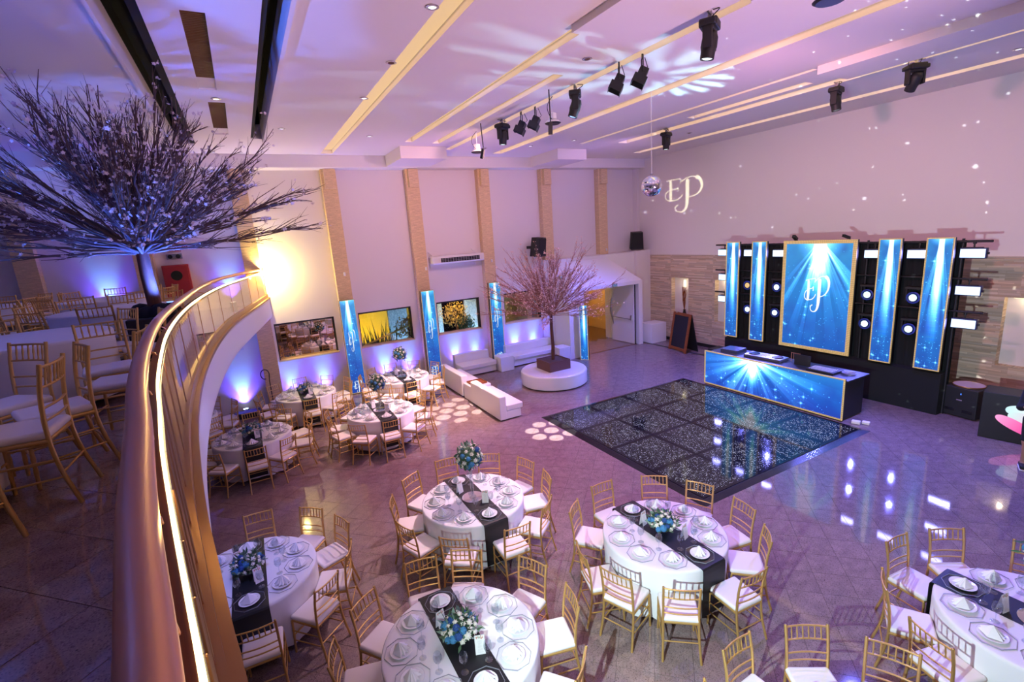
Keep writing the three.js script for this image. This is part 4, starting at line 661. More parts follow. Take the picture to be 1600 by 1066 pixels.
  // LED counter at the right edge
  const petalArt = screen(canvasTex(700, 380, (c, w, h) => { c.fillStyle = '#0a0a0c'; c.fillRect(0, 0, w, h); const pet = (x, y, a, l, b, c1, c2) => { c.save(); c.translate(x, y); c.rotate(a); const g = c.createLinearGradient(-l, 0, l * 0.4, 0); g.addColorStop(0, c1); g.addColorStop(1, c2); c.fillStyle = g; c.beginPath(); c.moveTo(-l, 0); c.bezierCurveTo(-l, -b * 1.2, l * 0.3, -b * 1.2, l, 0); c.bezierCurveTo(l * 0.3, b * 1.2, -l, b * 1.2, -l, 0); c.fill(); c.restore(); }; pet(270, 120, 0.05, 150, 56, '#bfe6ee', '#f4eef4'); pet(290, 200, 0.30, 160, 58, '#c6e8e6', '#f0a8c8'); pet(220, 258, 0.50, 165, 46, '#ff9ed0', '#d83a8c'); pet(450, 290, -0.6, 140, 60, '#f7b8d8', '#c02a6a'); pet(450, 120, 2.4, 140, 60, '#ffe0ee', '#e26aa8'); c.fillStyle = '#b01030'; c.beginPath(); c.ellipse(330, 262, 50, 24, 0.5, 0, 7); c.fill(); }), 1.0);
  const k = thing('led_counter', 'black bar counter showing pink petals on its LED front', 'counter', [12.62, 0, -2.75], TOR + 0.18);
  part('body', rb(1.9, 0.95, 0.55, 0.01, 0, 0.475, -0.29), M.black, k); part('led_screen', new THREE.PlaneGeometry(1.86, 0.92).translate(0, 0.475, -0.012), petalArt, k, 'pink and white petal picture'); area('counter_glow', C(1, 0.35, 0.6), 0.4, 1.2, 0.6, [12.45, 0.5, -2.6], [9, 0, -2.4]);
}
// ---------------------------------------------------------------- tall LED banners on the pilasters
[[2.59, -15.52, 0, 'first LED banner, nearest the mirror window'], [5.16, -15.45, 0, 'second LED banner, between garden windows'], [7.68, -15.52, 0, 'third LED banner, behind the white sofa'], [10.38, -15.02, 0, 'fourth LED banner, behind the blossom tree']].forEach(([x, z, a, l]) => { const t = thing('led_banner', l, 'led banner', [x, 0.02, z], a, 'LED banners on pilasters'); ledPanel(t, 0.46, 2.98, 0.014, artBanner, 0.09); area('banner_glow', C(0.1, 0.4, 1.0), 0.16, 0.4, 2.8, [x, 1.5, z + 0.04], [x, 1.5, z + 3]); });
{ const t = thing('led_banner', 'narrow LED banner turned sideways beside the door', 'led banner', [10.28, 0, -13.86], -1.0, 'LED banners on pilasters'); ledPanel(t, 0.30, 2.0, 0.012, artSlim, 0.08); }
// ---------------------------------------------------------------- white lounge
{
  const y1 = 0.40;
  const sofa = (label, x0, x1, z0, z1, side) => {   // side: where the back is
    const t = thing('sofa', label, 'sofa', [(x0 + x1) / 2, 0, (z0 + z1) / 2], 0, 'white lounge sofas'); const cx = (x0 + x1) / 2, cz = (z0 + z1) / 2, b = 0.2;
    const B = (a, c, d, e, f, g, r) => rb2(a - cx, c - cx, d, e, f - cz, g - cz, r, 3);
    if (side === 'x') { part('base', B(x0 + b - 0.02, x1 - 0.06, 0.03, 0.24, z0 + 0.02, z1 - 0.02, 0.015), M.whiteGloss, t); part('backrest', B(x0, x0 + b, 0.03, 0.66, z0, z1, 0.03), M.whiteGloss, t); part('seat_cushion', B(x0 + b + 0.005, x1, 0.245, y1, z0 + 0.005, z1 - 0.005, 0.03), M.whiteGloss, t); }
    else { part('base', B(x0 + 0.02, x1 - 0.02, 0.03, 0.24, z0 + b - 0.02, z1 - 0.06, 0.015), M.whiteGloss, t); part('backrest', B(x0, x1, 0.03, 0.68, z0, z0 + b, 0.03), M.whiteGloss, t); part('seat_cushion', B(x0 + 0.005, x1 - 0.005, 0.245, y1, z0 + b + 0.005, z1, 0.03), M.whiteGloss, t); }
    part('feet', [[x0 + 0.08, z0 + 0.08], [x1 - 0.1, z0 + 0.08], [x0 + 0.08, z1 - 0.1], [x1 - 0.1, z1 - 0.1]].map(([a, c]) => cyl(0.025, 0.025, 0.03, a - cx, 0.015, c - cz, 8)), M.black, t);
  };
  sofa('white leather sofa section with its back to the banquet tables, near end', 5.06, 5.74, -12.25, -10.46, 'x');
  sofa('white leather sofa section with its back to the tables, far end', 5.06, 5.74, -14.62, -12.9, 'x');
  sofa('white leather sofa against the wall below the blue-lit window', 5.85, 7.16, -15.55, -14.72, 'z');
  sofa('white leather sofa behind the blossom tree', 7.84, 9.86, -15.55, -14.72, 'z');
  const box = (l, x0, x1, z0, z1, h) => { const t = thing('side_cube', l, 'side table', [(x0 + x1) / 2, 0, (z0 + z1) / 2], 0, 'white cubes'); part('cube', rb(x1 - x0, h, z1 - z0, 0.015, 0, h / 2, 0), M.whiteGloss, t); return t; };
  const c = box('white cube with wooden tray between the sofa sections', 5.10, 5.72, -12.87, -12.28, 0.46); part('tray', [bx(0.44, 0.015, 0.42, 0, 0.475, 0), bx(0.46, 0.04, 0.02, 0, 0.49, 0.21), bx(0.46, 0.04, 0.02, 0, 0.49, -0.21), bx(0.02, 0.04, 0.42, 0.22, 0.49, 0), bx(0.02, 0.04, 0.42, -0.22, 0.49, 0)], M.wood, c);
  box('white cube between the two wall sofas', 7.20, 7.71, -15.02, -14.5, 0.51); box('white cube at right end of the wall sofas', 9.40, 9.88, -14.66, -14.16, 0.52); box('tall white cube in the corner beside the door portal', 13.68, 14.46, -14.62, -13.98, 0.78);
  const o = thing('round_ottoman', 'round white leather ottoman with the blossom tree in its middle', 'ottoman', [7.98, 0, -12.40]);
  part('body', lathe([[0, 0.03], [1.0, 0.03], [1.03, 0.05], [1.03, 0.40], [1.0, 0.44], [0.95, 0.45], [0, 0.45]], 64), M.whiteGloss, o); part('seam', lathe([[1.031, 0.375], [1.036, 0.38], [1.031, 0.385]], 64), M.white, o);
}
// ---------------------------------------------------------------- blossom trees
const petal5 = merge([petalGeo(5, 0.026, 0.008), petalGeo(5, 0.018, 0.014).rotateY(0.6)]);
function blossomTree(t, o) {
  part('trunk', tube([[0, o.y0, 0], [0.01, o.y0 + (o.fork - o.y0) * 0.35, 0.01], [-0.005, o.y0 + (o.fork - o.y0) * 0.7, 0], [0, o.fork + 0.05, 0]], (q) => o.r * (1.08 - 0.22 * q), 10), M.bark, t);
  const spots = [];
  for (let i = 0; i < o.n; i++) {
    const az = i * 2.39996 + rr(-0.25, 0.25), u = (i + 0.5) / o.n, el = o.el(u, az) + rr(-0.07, 0.07), L = o.len(u, az) * rr(0.82, 1.1);
    const dir = V(Math.cos(az) * Math.cos(el), Math.sin(el), Math.sin(az) * Math.cos(el)), pts = [V(0, o.fork - 0.05, 0)], gs = [], side = V(rr(-1, 1), rr(-0.2, 0.6), rr(-1, 1)).multiplyScalar(0.10 * L);
    for (let k = 1; k <= 7; k++) { const q = k / 7; pts.push(V(0, o.fork - 0.02, 0).addScaledVector(dir, L * q).addScaledVector(side, q * q).add(V(rr(-1, 1), rr(-1, 1) + o.sag * q * q * 8, rr(-1, 1)).multiplyScalar(0.018 * L * (k < 7 ? 1 : 0.5)))); }
    gs.push(tube(pts, (q) => o.tw * (1 - 0.78 * q) + 0.0022, 5));
    const c = new THREE.CatmullRomCurve3(pts);
    for (let k = 0; k < o.sub; k++) {
      const q = rr(0.22, 0.98), p = c.getPoint(q), tg = c.getTangent(q), d = tg.clone().add(V(rr(-1, 1), rr(-0.6, 0.9), rr(-1, 1)).multiplyScalar(o.dev)).normalize(), l = L * rr(0.16, 0.40) * (1.15 - 0.5 * q), e = p.clone().addScaledVector(d, l), mid = p.clone().addScaledVector(d, l * 0.5).add(V(rr(-1, 1), rr(-1, 1), rr(-1, 1)).multiplyScalar(0.06 * l));
      gs.push(tube([p, mid, e], (w) => o.tw * 0.34 * (1 - 0.7 * w) + 0.0018, 4, false));
      for (let m = 0; m < 2; m++) { const b = p.clone().lerp(e, rr(0.3, 0.95)), dd = d.clone().add(V(rr(-1, 1), rr(-0.5, 1), rr(-1, 1)).multiplyScalar(0.6)).normalize(), b2 = b.clone().addScaledVector(dd, l * rr(0.3, 0.55)); gs.push(tube([b, b2], (w) => 0.0032 * (1 - 0.6 * w), 3, false)); if (rnd() < o.bl * 0.6) spots.push(b2); }
      if (rnd() < o.bl) spots.push(e, mid.clone().lerp(p, 0.5));
    }
    part('branch', gs, o.twig, t);
  }
  const list = []; for (const s of spots) { const k = 1 + Math.floor(rnd() * o.cl); for (let i = 0; i < k; i++) list.push(s.clone().add(V(rr(-1, 1), rr(-1, 1), rr(-1, 1)).multiplyScalar(0.035))); }
  const im = new THREE.InstancedMesh(petal5, o.blossom, list.length); im.name = 'blossoms'; im.userData.kind = 'stuff'; im.castShadow = im.receiveShadow = true; const m4 = new THREE.Matrix4(), q4 = new THREE.Quaternion();
  list.forEach((p, i) => { q4.setFromEuler(new THREE.Euler(rr(-1.5, 1.5), rr(0, 6), rr(-1.5, 1.5))); m4.compose(p, q4, V(1, 1, 1).multiplyScalar(rr(0.75, 1.5) * o.fs)); im.setMatrixAt(i, m4); }); t.add(im);
}
{
  const t = thing('blossom_tree', 'pink blossom tree in brown box on the round ottoman', 'tree', [7.98, 0.45, -12.40]);
  part('planter', [bx(0.74, 0.04, 0.74, 0, 0.02, 0), bx(0.76, 0.30, 0.03, 0, 0.15, 0.365), bx(0.76, 0.30, 0.03, 0, 0.15, -0.365), bx(0.03, 0.30, 0.70, 0.365, 0.15, 0), bx(0.03, 0.30, 0.70, -0.365, 0.15, 0)], std({ color: C(0.13, 0.05, 0.035), roughness: 0.6 }), t, 'square brown wooden box'); part('soil', bx(0.70, 0.03, 0.70, 0, 0.26, 0), std({ color: C(0.10, 0.06, 0.05), roughness: 1 }), t);
  blossomTree(t, { y0: 0.2, fork: 1.72, r: 0.055, n: 84, dev: 0.24, el: (u, az) => 1.5 - 1.42 * Math.pow(u, 0.85) + 0.12 * Math.sin(az * 5), len: (u, az) => 1.72 + 0.22 * u + 0.16 * Math.sin(az * 5), sag: 0.02, tw: 0.010, sub: 14, twig: M.twigPink, blossom: M.blossomPink, bl: 0.75, cl: 3, fs: 0.66 });
  const b = thing('blossom_tree', 'tall blossom tree in black planter on the mezzanine', 'tree', [-1.18, 3.15, -8.35]);
  part('planter', [rb(0.62, 0.72, 0.62, 0.02, 0, 0.36, 0)], M.black, b, 'black box planter'); part('moss', [0, 1, 2, 3, 4, 5].map((i) => new THREE.IcosahedronGeometry(0.15, 1).translate(0.18 * Math.cos(i), 0.72 + 0.03 * (i % 2), 0.18 * Math.sin(i * 1.3))), M.drape, b);
  blossomTree(b, { y0: 0.5, fork: 1.62, r: 0.085, n: 92, dev: 0.34, el: (u, az) => 1.42 - 1.34 * Math.pow(u, 0.85) + 0.08 * Math.sin(az * 4), len: (u, az) => 1.72 + 0.36 * u + 0.1 * Math.sin(az * 4 + 1), sag: 0.015, tw: 0.017, sub: 18, twig: M.twig, blossom: M.blossom, bl: 0.30, cl: 3, fs: 0.82 });
  const u = thing('uplight_can', 'small uplight at the foot of the mezzanine tree', 'uplight', [-0.96, 3.875, -8.14]); part('can', cyl(0.05, 0.06, 0.16, 0, 0.09, 0, 12), M.black, u); part('light_lens', cyl(0.045, 0.045, 0.01, 0, 0.176, 0, 12), glow(0.2, 0.35, 1, 2), u);
  spot('tree_uplight', C(0.05, 0.14, 1.0), 26, [-0.96, 4.075, -8.14], [-1.2, 5.2, -8.37], 58, 0.6, 2);
}
// ---------------------------------------------------------------- uplights along the back wall
const upProto = (() => { const o = new THREE.Group(); o.name = 'wall_uplight'; o.userData = { label: '', category: 'uplight' }; part('can', rb(0.16, 0.12, 0.14, 0.02, 0, 0.08, 0), M.black, o); part('light_lens', bx(0.12, 0.012, 0.10, 0, 0.142, 0), glow(0.55, 0.75, 1.0, 4), o); part('stand', bx(0.2, 0.02, 0.18, 0, 0.01, 0), M.black, o); return o; })();
[[-0.62, 0, 'below the balcony end', 1.25], [0.72, 0, 'left under the mirror window', 0.8], [1.66, 0, 'right under the mirror window', 0.8], [3.62, 0, 'left under the yellow garden window', 0.9], [4.42, 0, 'right under the yellow garden window', 0.7], [6.15, 0, 'left behind the wall sofa', 0.8], [6.92, 0, 'right behind the wall sofa', 0.6], [8.60, 0, 'left behind the blossom tree', 0.8], [9.42, 0, 'right behind the blossom tree', 0.6], [-3.15, 3.15, 'on the mezzanine left of the tree', 1.0], [-0.42, 3.15, 'on the mezzanine beside the rail end', 0.8]].forEach(([x, y, w, k]) => {
  copy(upProto, `small black uplight ${w}`, [x, y, -15.84], 0, 'wall uplights');
  spot('wall_uplight_beam', C(0.11, 0.06, 1.0), 14 * k, [x, y + 0.17, -15.84], [x, y + 2.0, -16.08], 50, 1, 1.5);
  spot('wall_uplight_core', C(0.12, 0.50, 0.90), 11 * k, [x, y + 0.17, -15.84], [x, y + 2.0, -16.07], 23, 1, 1.5);
});
// ---------------------------------------------------------------- stage lamps hung from the ceiling
const hang = (name, label, cat, x, z, yaw = 0) => thing(name, label, cat, [x, 7.2, z], yaw, 'lamps hung from the ceiling');
function movingHead(label, x, z, yaw, tilt, lens) {
  const t = hang('moving_head', label, 'stage light', x, z, yaw);
  part('clamp', [bx(0.03, 0.10, 0.05, 0, -0.05, 0), tube([[-0.14, -0.03, 0], [0.14, -0.03, 0]], 0.015, 6)], M.steel, t);
  part('base', [rb(0.26, 0.10, 0.22, 0.02, 0, -0.15, 0), rb(0.06, 0.07, 0.20, 0.02, -0.15, -0.16, 0), rb(0.06, 0.07, 0.20, 0.02, 0.15, -0.16, 0)], M.black, t);
  part('yoke', [rb(0.04, 0.26, 0.12, 0.015, -0.125, -0.31, 0), rb(0.04, 0.26, 0.12, 0.015, 0.125, -0.31, 0), rb(0.28, 0.05, 0.14, 0.015, 0, -0.215, 0)], M.black, t);
  const h = new THREE.Group(); h.name = 'head'; t.add(h); h.position.set(0, -0.36, 0); h.rotation.x = tilt;
  part('barrel', lathe([[0, 0.13], [0.07, 0.12], [0.095, 0.06], [0.10, -0.05], [0.088, -0.10], [0.085, -0.19], [0.076, -0.19], [0.074, -0.10], [0.0, -0.10]], 20), M.black, h);
  part('lens_light', lathe([[0, -0.150], [0.05, -0.155], [0.073, -0.172], [0.05, -0.186], [0, -0.192]], 18), lens, h, 'glowing round lens');
  part('cable', [tube(Array.from({ length: 12 }, (_, i) => [-0.05 - 0.16 * Math.sin(i / 11 * Math.PI), -0.01 - 0.15 * i / 11, 0.05 + 0.1 * Math.sin(i / 11 * Math.PI * 1.3)]), 0.007, 5), tube([[0.08, 0, 0.02], [0.06, -0.06, 0.03], [0.04, -0.11, 0]], 0.006, 5)], M.black, t);
  return t;
}
const lensW = glow(0.78, 0.92, 0.95, 1.8), lensB = glow(0.3, 0.5, 1.0, 1.5), lensDim = glow(0.2, 0.22, 0.25, 0.6);

movingHead('large black moving head lamp nearest the viewer', 5.64, -4.73, 0.5, 0.15, lensW);
movingHead('blue-lit moving head lamp at the ceiling centre', 5.80, -7.82, 0.9, 0.35, lensB);
movingHead('black moving head lamp at the far left of the row', 5.68, -10.46, 0.4, 0.1, lensW);
movingHead('black moving head lamp above the mirror ball', 10.9, -10.55, 0.3, 0.05, lensW);
movingHead('black moving head lamp left of the right pair', 11.15, -6.19, 0.2, -0.15, lensDim);
movingHead('tilted black moving head lamp right of the pair', 11.05, -4.79, -0.6, 0.65, lensW);
movingHead('moving head lamp above the front table', 0.0, -4.30, 0.3, 0.3, lensW);
[[5.64, -4.73, 4.6, -3.6], [5.80, -7.82, 4.6, -8.0], [5.68, -10.46, 4.2, -10.6], [10.9, -10.55, 9.5, -11.8], [11.05, -4.79, 9.0, -3.4], [0.0, -4.3, -0.75, -6.9]].forEach(([x, z, tx, tz], i) => spot('moving_head_wash', i > 2 ? i === 5 ? C(0.25, 0.30, 1.0) : C(0.12, 0.15, 1.0) : i ? C(1.0, 0.34, 0.56) : C(0.85, 0.36, 0.90), i === 5 ? 62 : i > 2 ? 170 : i ? 58 : 26, [x, 6.58, z], [tx, 0, tz], i === 5 ? 13 : i > 2 ? 52 : 42, 1, 3));
function flood(label, x, z, yaw) {
  const t = hang('barn_door_flood', label, 'stage light', x, z, yaw);
  part('bracket', [tube([[-0.13, -0.28, 0], [-0.13, -0.05, 0], [0.13, -0.05, 0], [0.13, -0.28, 0]], 0.01, 6), tube([[0, -0.05, 0], [0, 0, 0]], 0.012, 6)], M.black, t);
  const h = new THREE.Group(); h.name = 'head'; t.add(h); h.position.set(0, -0.28, 0); h.rotation.x = 0.5;
  part('body', rb(0.25, 0.15, 0.14, 0.015, 0, 0, 0), M.black, h); part('flap', [bx(0.27, 0.14, 0.008, 0, -0.12, 0.10).rotateX(0.0), bx(0.27, 0.14, 0.008, 0, -0.12, -0.10)], M.black, h); part('flap', [bx(0.008, 0.12, 0.2, -0.15, -0.11, 0), bx(0.008, 0.12, 0.2, 0.15, -0.11, 0)], M.black, h); part('lamp_face', bx(0.21, 0.006, 0.11, 0, -0.078, 0), glow(0.3, 0.32, 0.36, 0.8), h);
  part('cable', tube([[0.1, -0.2, 0.08], [0.2, -0.15, 0.1], [0.12, -0.02, 0.05]], 0.006, 5), M.black, t);
}
flood('left of the large barn-door floods near the ceiling centre', 5.76, -6.58, 0.9); flood('right of the large barn-door floods near the ceiling centre', 5.88, -6.18, 0.9); flood('left of the small far barn-door floods', 5.78, -9.75, 0.9); flood('right of the small far barn-door floods', 5.86, -9.30, 0.9);
function whiteFixture(label, x, z) {
  const t = hang('white_spinner_lamp', label, 'stage light', x, z, 0.4);
  part('pole', tube([[0, 0, 0], [0, -0.30, 0]], 0.010, 6), M.white, t); part('disc', cyl(0.13, 0.15, 0.035, 0, -0.47, 0, 20), M.white, t); part('motor', rb(0.12, 0.13, 0.12, 0.02, 0, -0.37, 0), M.white, t);
  part('tray', [cyl(0.16, 0.13, 0.02, 0, -0.505, 0, 20), bx(0.08, 0.03, 0.05, 0.17, -0.43, 0)], M.black, t);
  part('cable', tube(Array.from({ length: 18 }, (_, i) => [-0.03 - 0.20 * Math.sin(i / 17 * Math.PI), -0.02 - 0.47 * i / 17, 0.04]), 0.007, 5), M.black, t);
}
whiteFixture('white spinner lamp with looped cable beside the blue-lit head', 5.77, -8.54); whiteFixture('white spinner lamp at the far left end of the row', 5.62, -11.75); whiteFixture('spinner lamp cut off by the top edge', 5.55, -3.2);
solo('ceiling_camera', [cyl(0.05, 0.06, 0.10, 5.62, 7.15, -4.10, 14), cyl(0.035, 0.035, 0.05, 5.62, 7.085, -4.10, 12)], M.white, 'small white ceiling camera at the top edge', 'camera');
spot('added_wallwash', C(1.0, 0.50, 0.56), 20, [5.6, 6.58, -10.6], [5.4, 4.2, -16], 62, 1, 4);  // fill spots added near the hung heads to brighten the walls
spot('added_wallwash', C(0.80, 0.42, 0.9), 14, [10.8, 6.58, -10.7], [11.6, 4.4, -16], 60, 1, 4);
spot('added_wallwash', C(1.0, 0.36, 0.50), 54, [6.0, 6.5, -5.0], [14.7, 3.4, -7.4], 46, 1, 8);
spot('added_table_spot', C(1.0, 0.78, 0.84), 90, [5.6, 6.5, -7.7], [2.5, 0.7, -6.3], 19, 0.9, 2);  // extra spots added to brighten tables and sofa, not beams of the heads
spot('added_table_spot', C(1.0, 0.68, 0.60), 175, [5.5, 6.5, -10.4], [3.6, 0.5, -12.2], 27, 0.9, 2);
spot('added_blue_wash', C(0.08, 0.11, 1.0), 60, [-5.2, 3.4, -2.0], [-3.6, 7.2, -6.0], 34, 1, 8);  // unseen wash added to turn the mezzanine ceiling blue
// mirror ball
{
  const t = thing('mirror_ball', 'mirror ball hanging on a thin cord before the right wall', 'mirror ball', [7.58, 5.40, -7.73]);
  const g = new THREE.SphereGeometry(0.21, 44, 24).toNonIndexed(); g.computeVertexNormals(); part('ball', g, std({ color: C(0.86, 0.88, 0.95), metalness: 1, roughness: 0.08 }), t, 'ball of small mirror tiles'); part('cap', cyl(0.03, 0.03, 0.04, 0, 0.22, 0, 12), M.chrome, t); part('cord', tube([[0, 0.23, 0], [0, 1.8, 0]], 0.006, 5), M.white, t);
}
// ---------------------------------------------------------------- wall-mounted things
function speaker(label, x, y, z, yaw, tilt) {
  const t = thing('loudspeaker', label, 'loudspeaker', [x, y, z], yaw, 'wall loudspeakers'); const h = new THREE.Group(); h.name = 'cabinet'; t.add(h); h.rotation.x = tilt;
  part('box', new THREE.CylinderGeometry(0.26, 0.30, 0.68, 4).rotateY(Math.PI / 4).scale(1.18, 1, 0.92).translate(0, 0, 0), M.black, h); part('grille', rb(0.42, 0.60, 0.02, 0.008, 0, 0, 0.19), std({ color: C(0.02, 0.02, 0.022), roughness: 0.9 }), h); part('bracket', bx(0.08, 0.10, 0.35, 0, 0, -0.32), M.black, t);
}
speaker('black loudspeaker on the back wall above the blossom tree', 9.55, 4.10, -15.45, 0.45, 0.12); speaker('black loudspeaker in the corner above the door portal', 14.25, 4.02, -15.40, -0.55, 0.14);
{
  const t = thing('air_conditioner', 'white wall air conditioner with dark louvres', 'air conditioner', [6.45, 3.94, -15.78]);
  part('body', rb(1.9, 0.26, 0.44, 0.05, 0, 0, 0, 3), M.white, t); part('outlet', bx(1.42, 0.13, 0.02, 0.05, -0.01, 0.222), M.black, t); for (let i = 0; i < 15; i++) part('louvre', bx(0.012, 0.12, 0.03, -0.6 + i * 0.095, -0.01, 0.232), M.steel, t); for (const y of [-0.03, 0.02]) part('louvre', bx(1.40, 0.008, 0.03, 0.05, y, 0.232), M.steel, t);
  part('bracket', [tube([[-0.85, 0.1, 0.1], [-0.95, 0.28, -0.2]], 0.012, 6), tube([[0.75, 0.1, 0.1], [0.65, 0.28, -0.2]], 0.012, 6), bx(0.03, 0.18, 0.03, 0.72, -0.2, -0.1), bx(0.03, 0.25, 0.03, -0.92, -0.12, -0.15)], M.white, t);
  const c = thing('fire_cabinet', 'red fire hose cabinet with round window on the mezzanine wall', 'cabinet', [-1.60, 3.60, -15.90]); part('box', rb(0.60, 0.84, 0.2, 0.01, 0, 0.42, 0), M.red, c); part('door', rb(0.54, 0.78, 0.02, 0.006, 0, 0.42, 0.105), M.red, c); part('round_window', cyl(0.13, 0.13, 0.012, 0, 0, 0, 28).rotateX(Math.PI / 2).translate(0, 0.56, 0.118), std({ color: C(0.02, 0.03, 0.02), roughness: 0.2 }), c);
  const sg = canvasTex(128, 128, (q) => { q.fillStyle = '#a01818'; q.fillRect(0, 0, 128, 128); q.strokeStyle = '#f0dcdc'; q.lineWidth = 6; q.strokeRect(8, 8, 112, 112); q.fillStyle = '#f0dcdc'; q.beginPath(); q.arc(64, 62, 30, 0, 7); q.stroke(); q.beginPath(); q.arc(64, 62, 10, 0, 7); q.fill(); q.fillRect(60, 90, 8, 20); });
  solo('fire_sign', bx(0.30, 0.24, 0.01), std({ map: sg, roughness: 0.5 }), 'red square fire-equipment sign above the red cabinet', 'sign', [-1.56, 4.90, -15.985]); for (const s of [-1, 1]) solo('fire_sign', bx(0.15, 0.13, 0.01), std({ map: sg, roughness: 0.5 }), `small red sign ${s < 0 ? 'left' : 'right'} of the square fire sign`, 'sign', [-1.56 + s * 0.25, 4.92, -15.985]);
  const el = thing('emergency_light', 'twin-lamp emergency light above the red cabinet', 'light', [-1.58, 4.66, -15.95]); part('box', rb(0.36, 0.14, 0.08, 0.01), M.steel, el); for (const s of [-1, 1]) part('lamp', cyl(0.055, 0.055, 0.04, 0, 0, 0, 14).rotateX(Math.PI / 2).translate(s * 0.09, 0, 0.05), M.blackGloss, el);
  solo('fire_alarm_box', [rb(0.05, 0.26, 0.16, 0.01, 0, 0, 0), bx(0.01, 0.1, 0.1, 0.03, 0.02, 0)], M.red, 'red alarm box on the side of the door portal', 'alarm', [13.49, 1.92, -14.75]);
  const ex = thing('exit_sign', 'small exit sign over the open door', 'sign', [12.02, 2.50, -14.18]); part('box', rb(0.22, 0.13, 0.05, 0.01), M.steel, ex); part('sign_face', new THREE.PlaneGeometry(0.18, 0.09).translate(0, 0, 0.027), std({ color: C(0.02, 0.03, 0.08), emissive: C(0.3, 0.45, 0.8), emissiveIntensity: 0.3 }), ex);
  const ds = thing('hook_stand', 'dark hooked plant stand under the balcony', 'stand', [0.12, 0, -15.25]); part('pole', tube([[0, 0, 0], [0, 1.0, 0], [0.02, 1.2, 0]], 0.015, 6), M.black, ds); part('hook', tube(Array.from({ length: 14 }, (_, i) => [0.02 - 0.11 + 0.11 * Math.cos(i / 13 * 4.8), 1.2 + 0.14 * Math.sin(i / 13 * 4.8), 0]), 0.014, 6), M.black, ds); part('foot', cyl(0.15, 0.16, 0.03, 0, 0.015, 0, 20), M.black, ds);
  const rs = canvasTex(96, 96, (q) => { q.fillStyle = '#d9d2d2'; q.fillRect(0, 0, 96, 96); q.fillStyle = '#a01020'; q.beginPath(); q.moveTo(48, 14); q.lineTo(84, 40); q.lineTo(62, 52); q.lineTo(70, 84); q.lineTo(40, 78); q.lineTo(16, 54); q.lineTo(40, 46); q.fill(); });
  solo('wall_sign', bx(0.22, 0.26, 0.008), std({ map: rs, roughness: 0.6 }), 'red and white sign on the wall below the balcony', 'sign', [-0.5, 2.0, -15.985]);
  solo('black_case', rb(1.0, 0.16, 0.34, 0.03, 0, 0.09, 0), M.black, 'low black case on the floor below the balcony end', 'case', [-0.55, 0, -15.45]);
}
// ---------------------------------------------------------------- chalkboard, niche branches
{
  const t = thing('chalkboard', 'wooden-framed chalkboard easel leaning by the stone wall', 'chalkboard', [13.48, 0, -12.52], TOR - 0.18); const f = new THREE.Group(); f.name = 'front_board'; t.add(f); f.rotation.x = -0.17;
  part('frame', [rb(0.10, 1.42, 0.05, 0.006, -0.44, 0.71, 0), rb(0.10, 1.42, 0.05, 0.006, 0.44, 0.71, 0), rb(0.78, 0.10, 0.05, 0.006, 0, 1.37, 0), rb(0.78, 0.10, 0.05, 0.006, 0, 0.10, 0)], M.wood, f); part('slate', bx(0.80, 1.20, 0.02, 0, 0.73, -0.005), std({ color: C(0.014, 0.015, 0.022), roughness: 0.6 }), f);
  const b = new THREE.Group(); b.name = 'rear_board'; t.add(b); b.position.set(0, 0, -0.55); b.rotation.x = 0.2; part('panel', rb(0.96, 1.42, 0.03, 0.005, 0, 0.71, 0), M.black, b); part('hinge', bx(0.08, 0.03, 0.08, -0.3, 1.39, 0.03), M.steel, t).position.set(0, 0, -0.28);
  NICHE.forEach(([z0, z1, y0, y1], i) => { const l = thing('niche_lamp', ['warm lamp inside the niche behind the chalkboard', 'warm lamp inside the niche behind the stage', 'warm lamp inside the niche at right of the stage'][i], 'light', [14.80, y1 - 0.10, i ? (z0 + z1) / 2 : -13.36], 0, 'niche lamps'); part('lamp_tube', rb(0.05, i ? 0.02 : 0.26, i ? 0.6 : 0.10, 0.009, 0, i ? 0.088 : -0.12, 0), glow(1.0, 0.86, 0.55, i ? 1.3 : 1.6), l); part('mount', bx(0.03, 0.06, 0.06, 0.05, 0.04, 0), M.white, l); point('niche_lamp_glow', C(1.0, 0.80, 0.48), i ? 0.34 : 0.30, [14.80, y1 - (i ? 0.07 : 0.22), i ? (z0 + z1) / 2 : -13.36], 2); });
  const v = thing('dried_branches', 'dried twigs in a dark vase in the niche behind the chalkboard', 'vase', [14.78, 1.0, -13.36]); part('vase', lathe([[0, 0], [0.07, 0], [0.095, 0.09], [0.06, 0.18], [0.04, 0.26], [0.05, 0.30], [0.035, 0.30], [0.03, 0.2], [0, 0.2]], 18), M.black, v); part('twigs', Array.from({ length: 26 }, (_, i) => tube([[0, 0.22, 0], [rr(-0.04, 0.03), 0.6, rr(-0.06, 0.06)], [rr(-0.08, 0.05), rr(0.9, 1.2), rr(-0.12, 0.12)]], 0.006, 4)), M.wood, v);
}
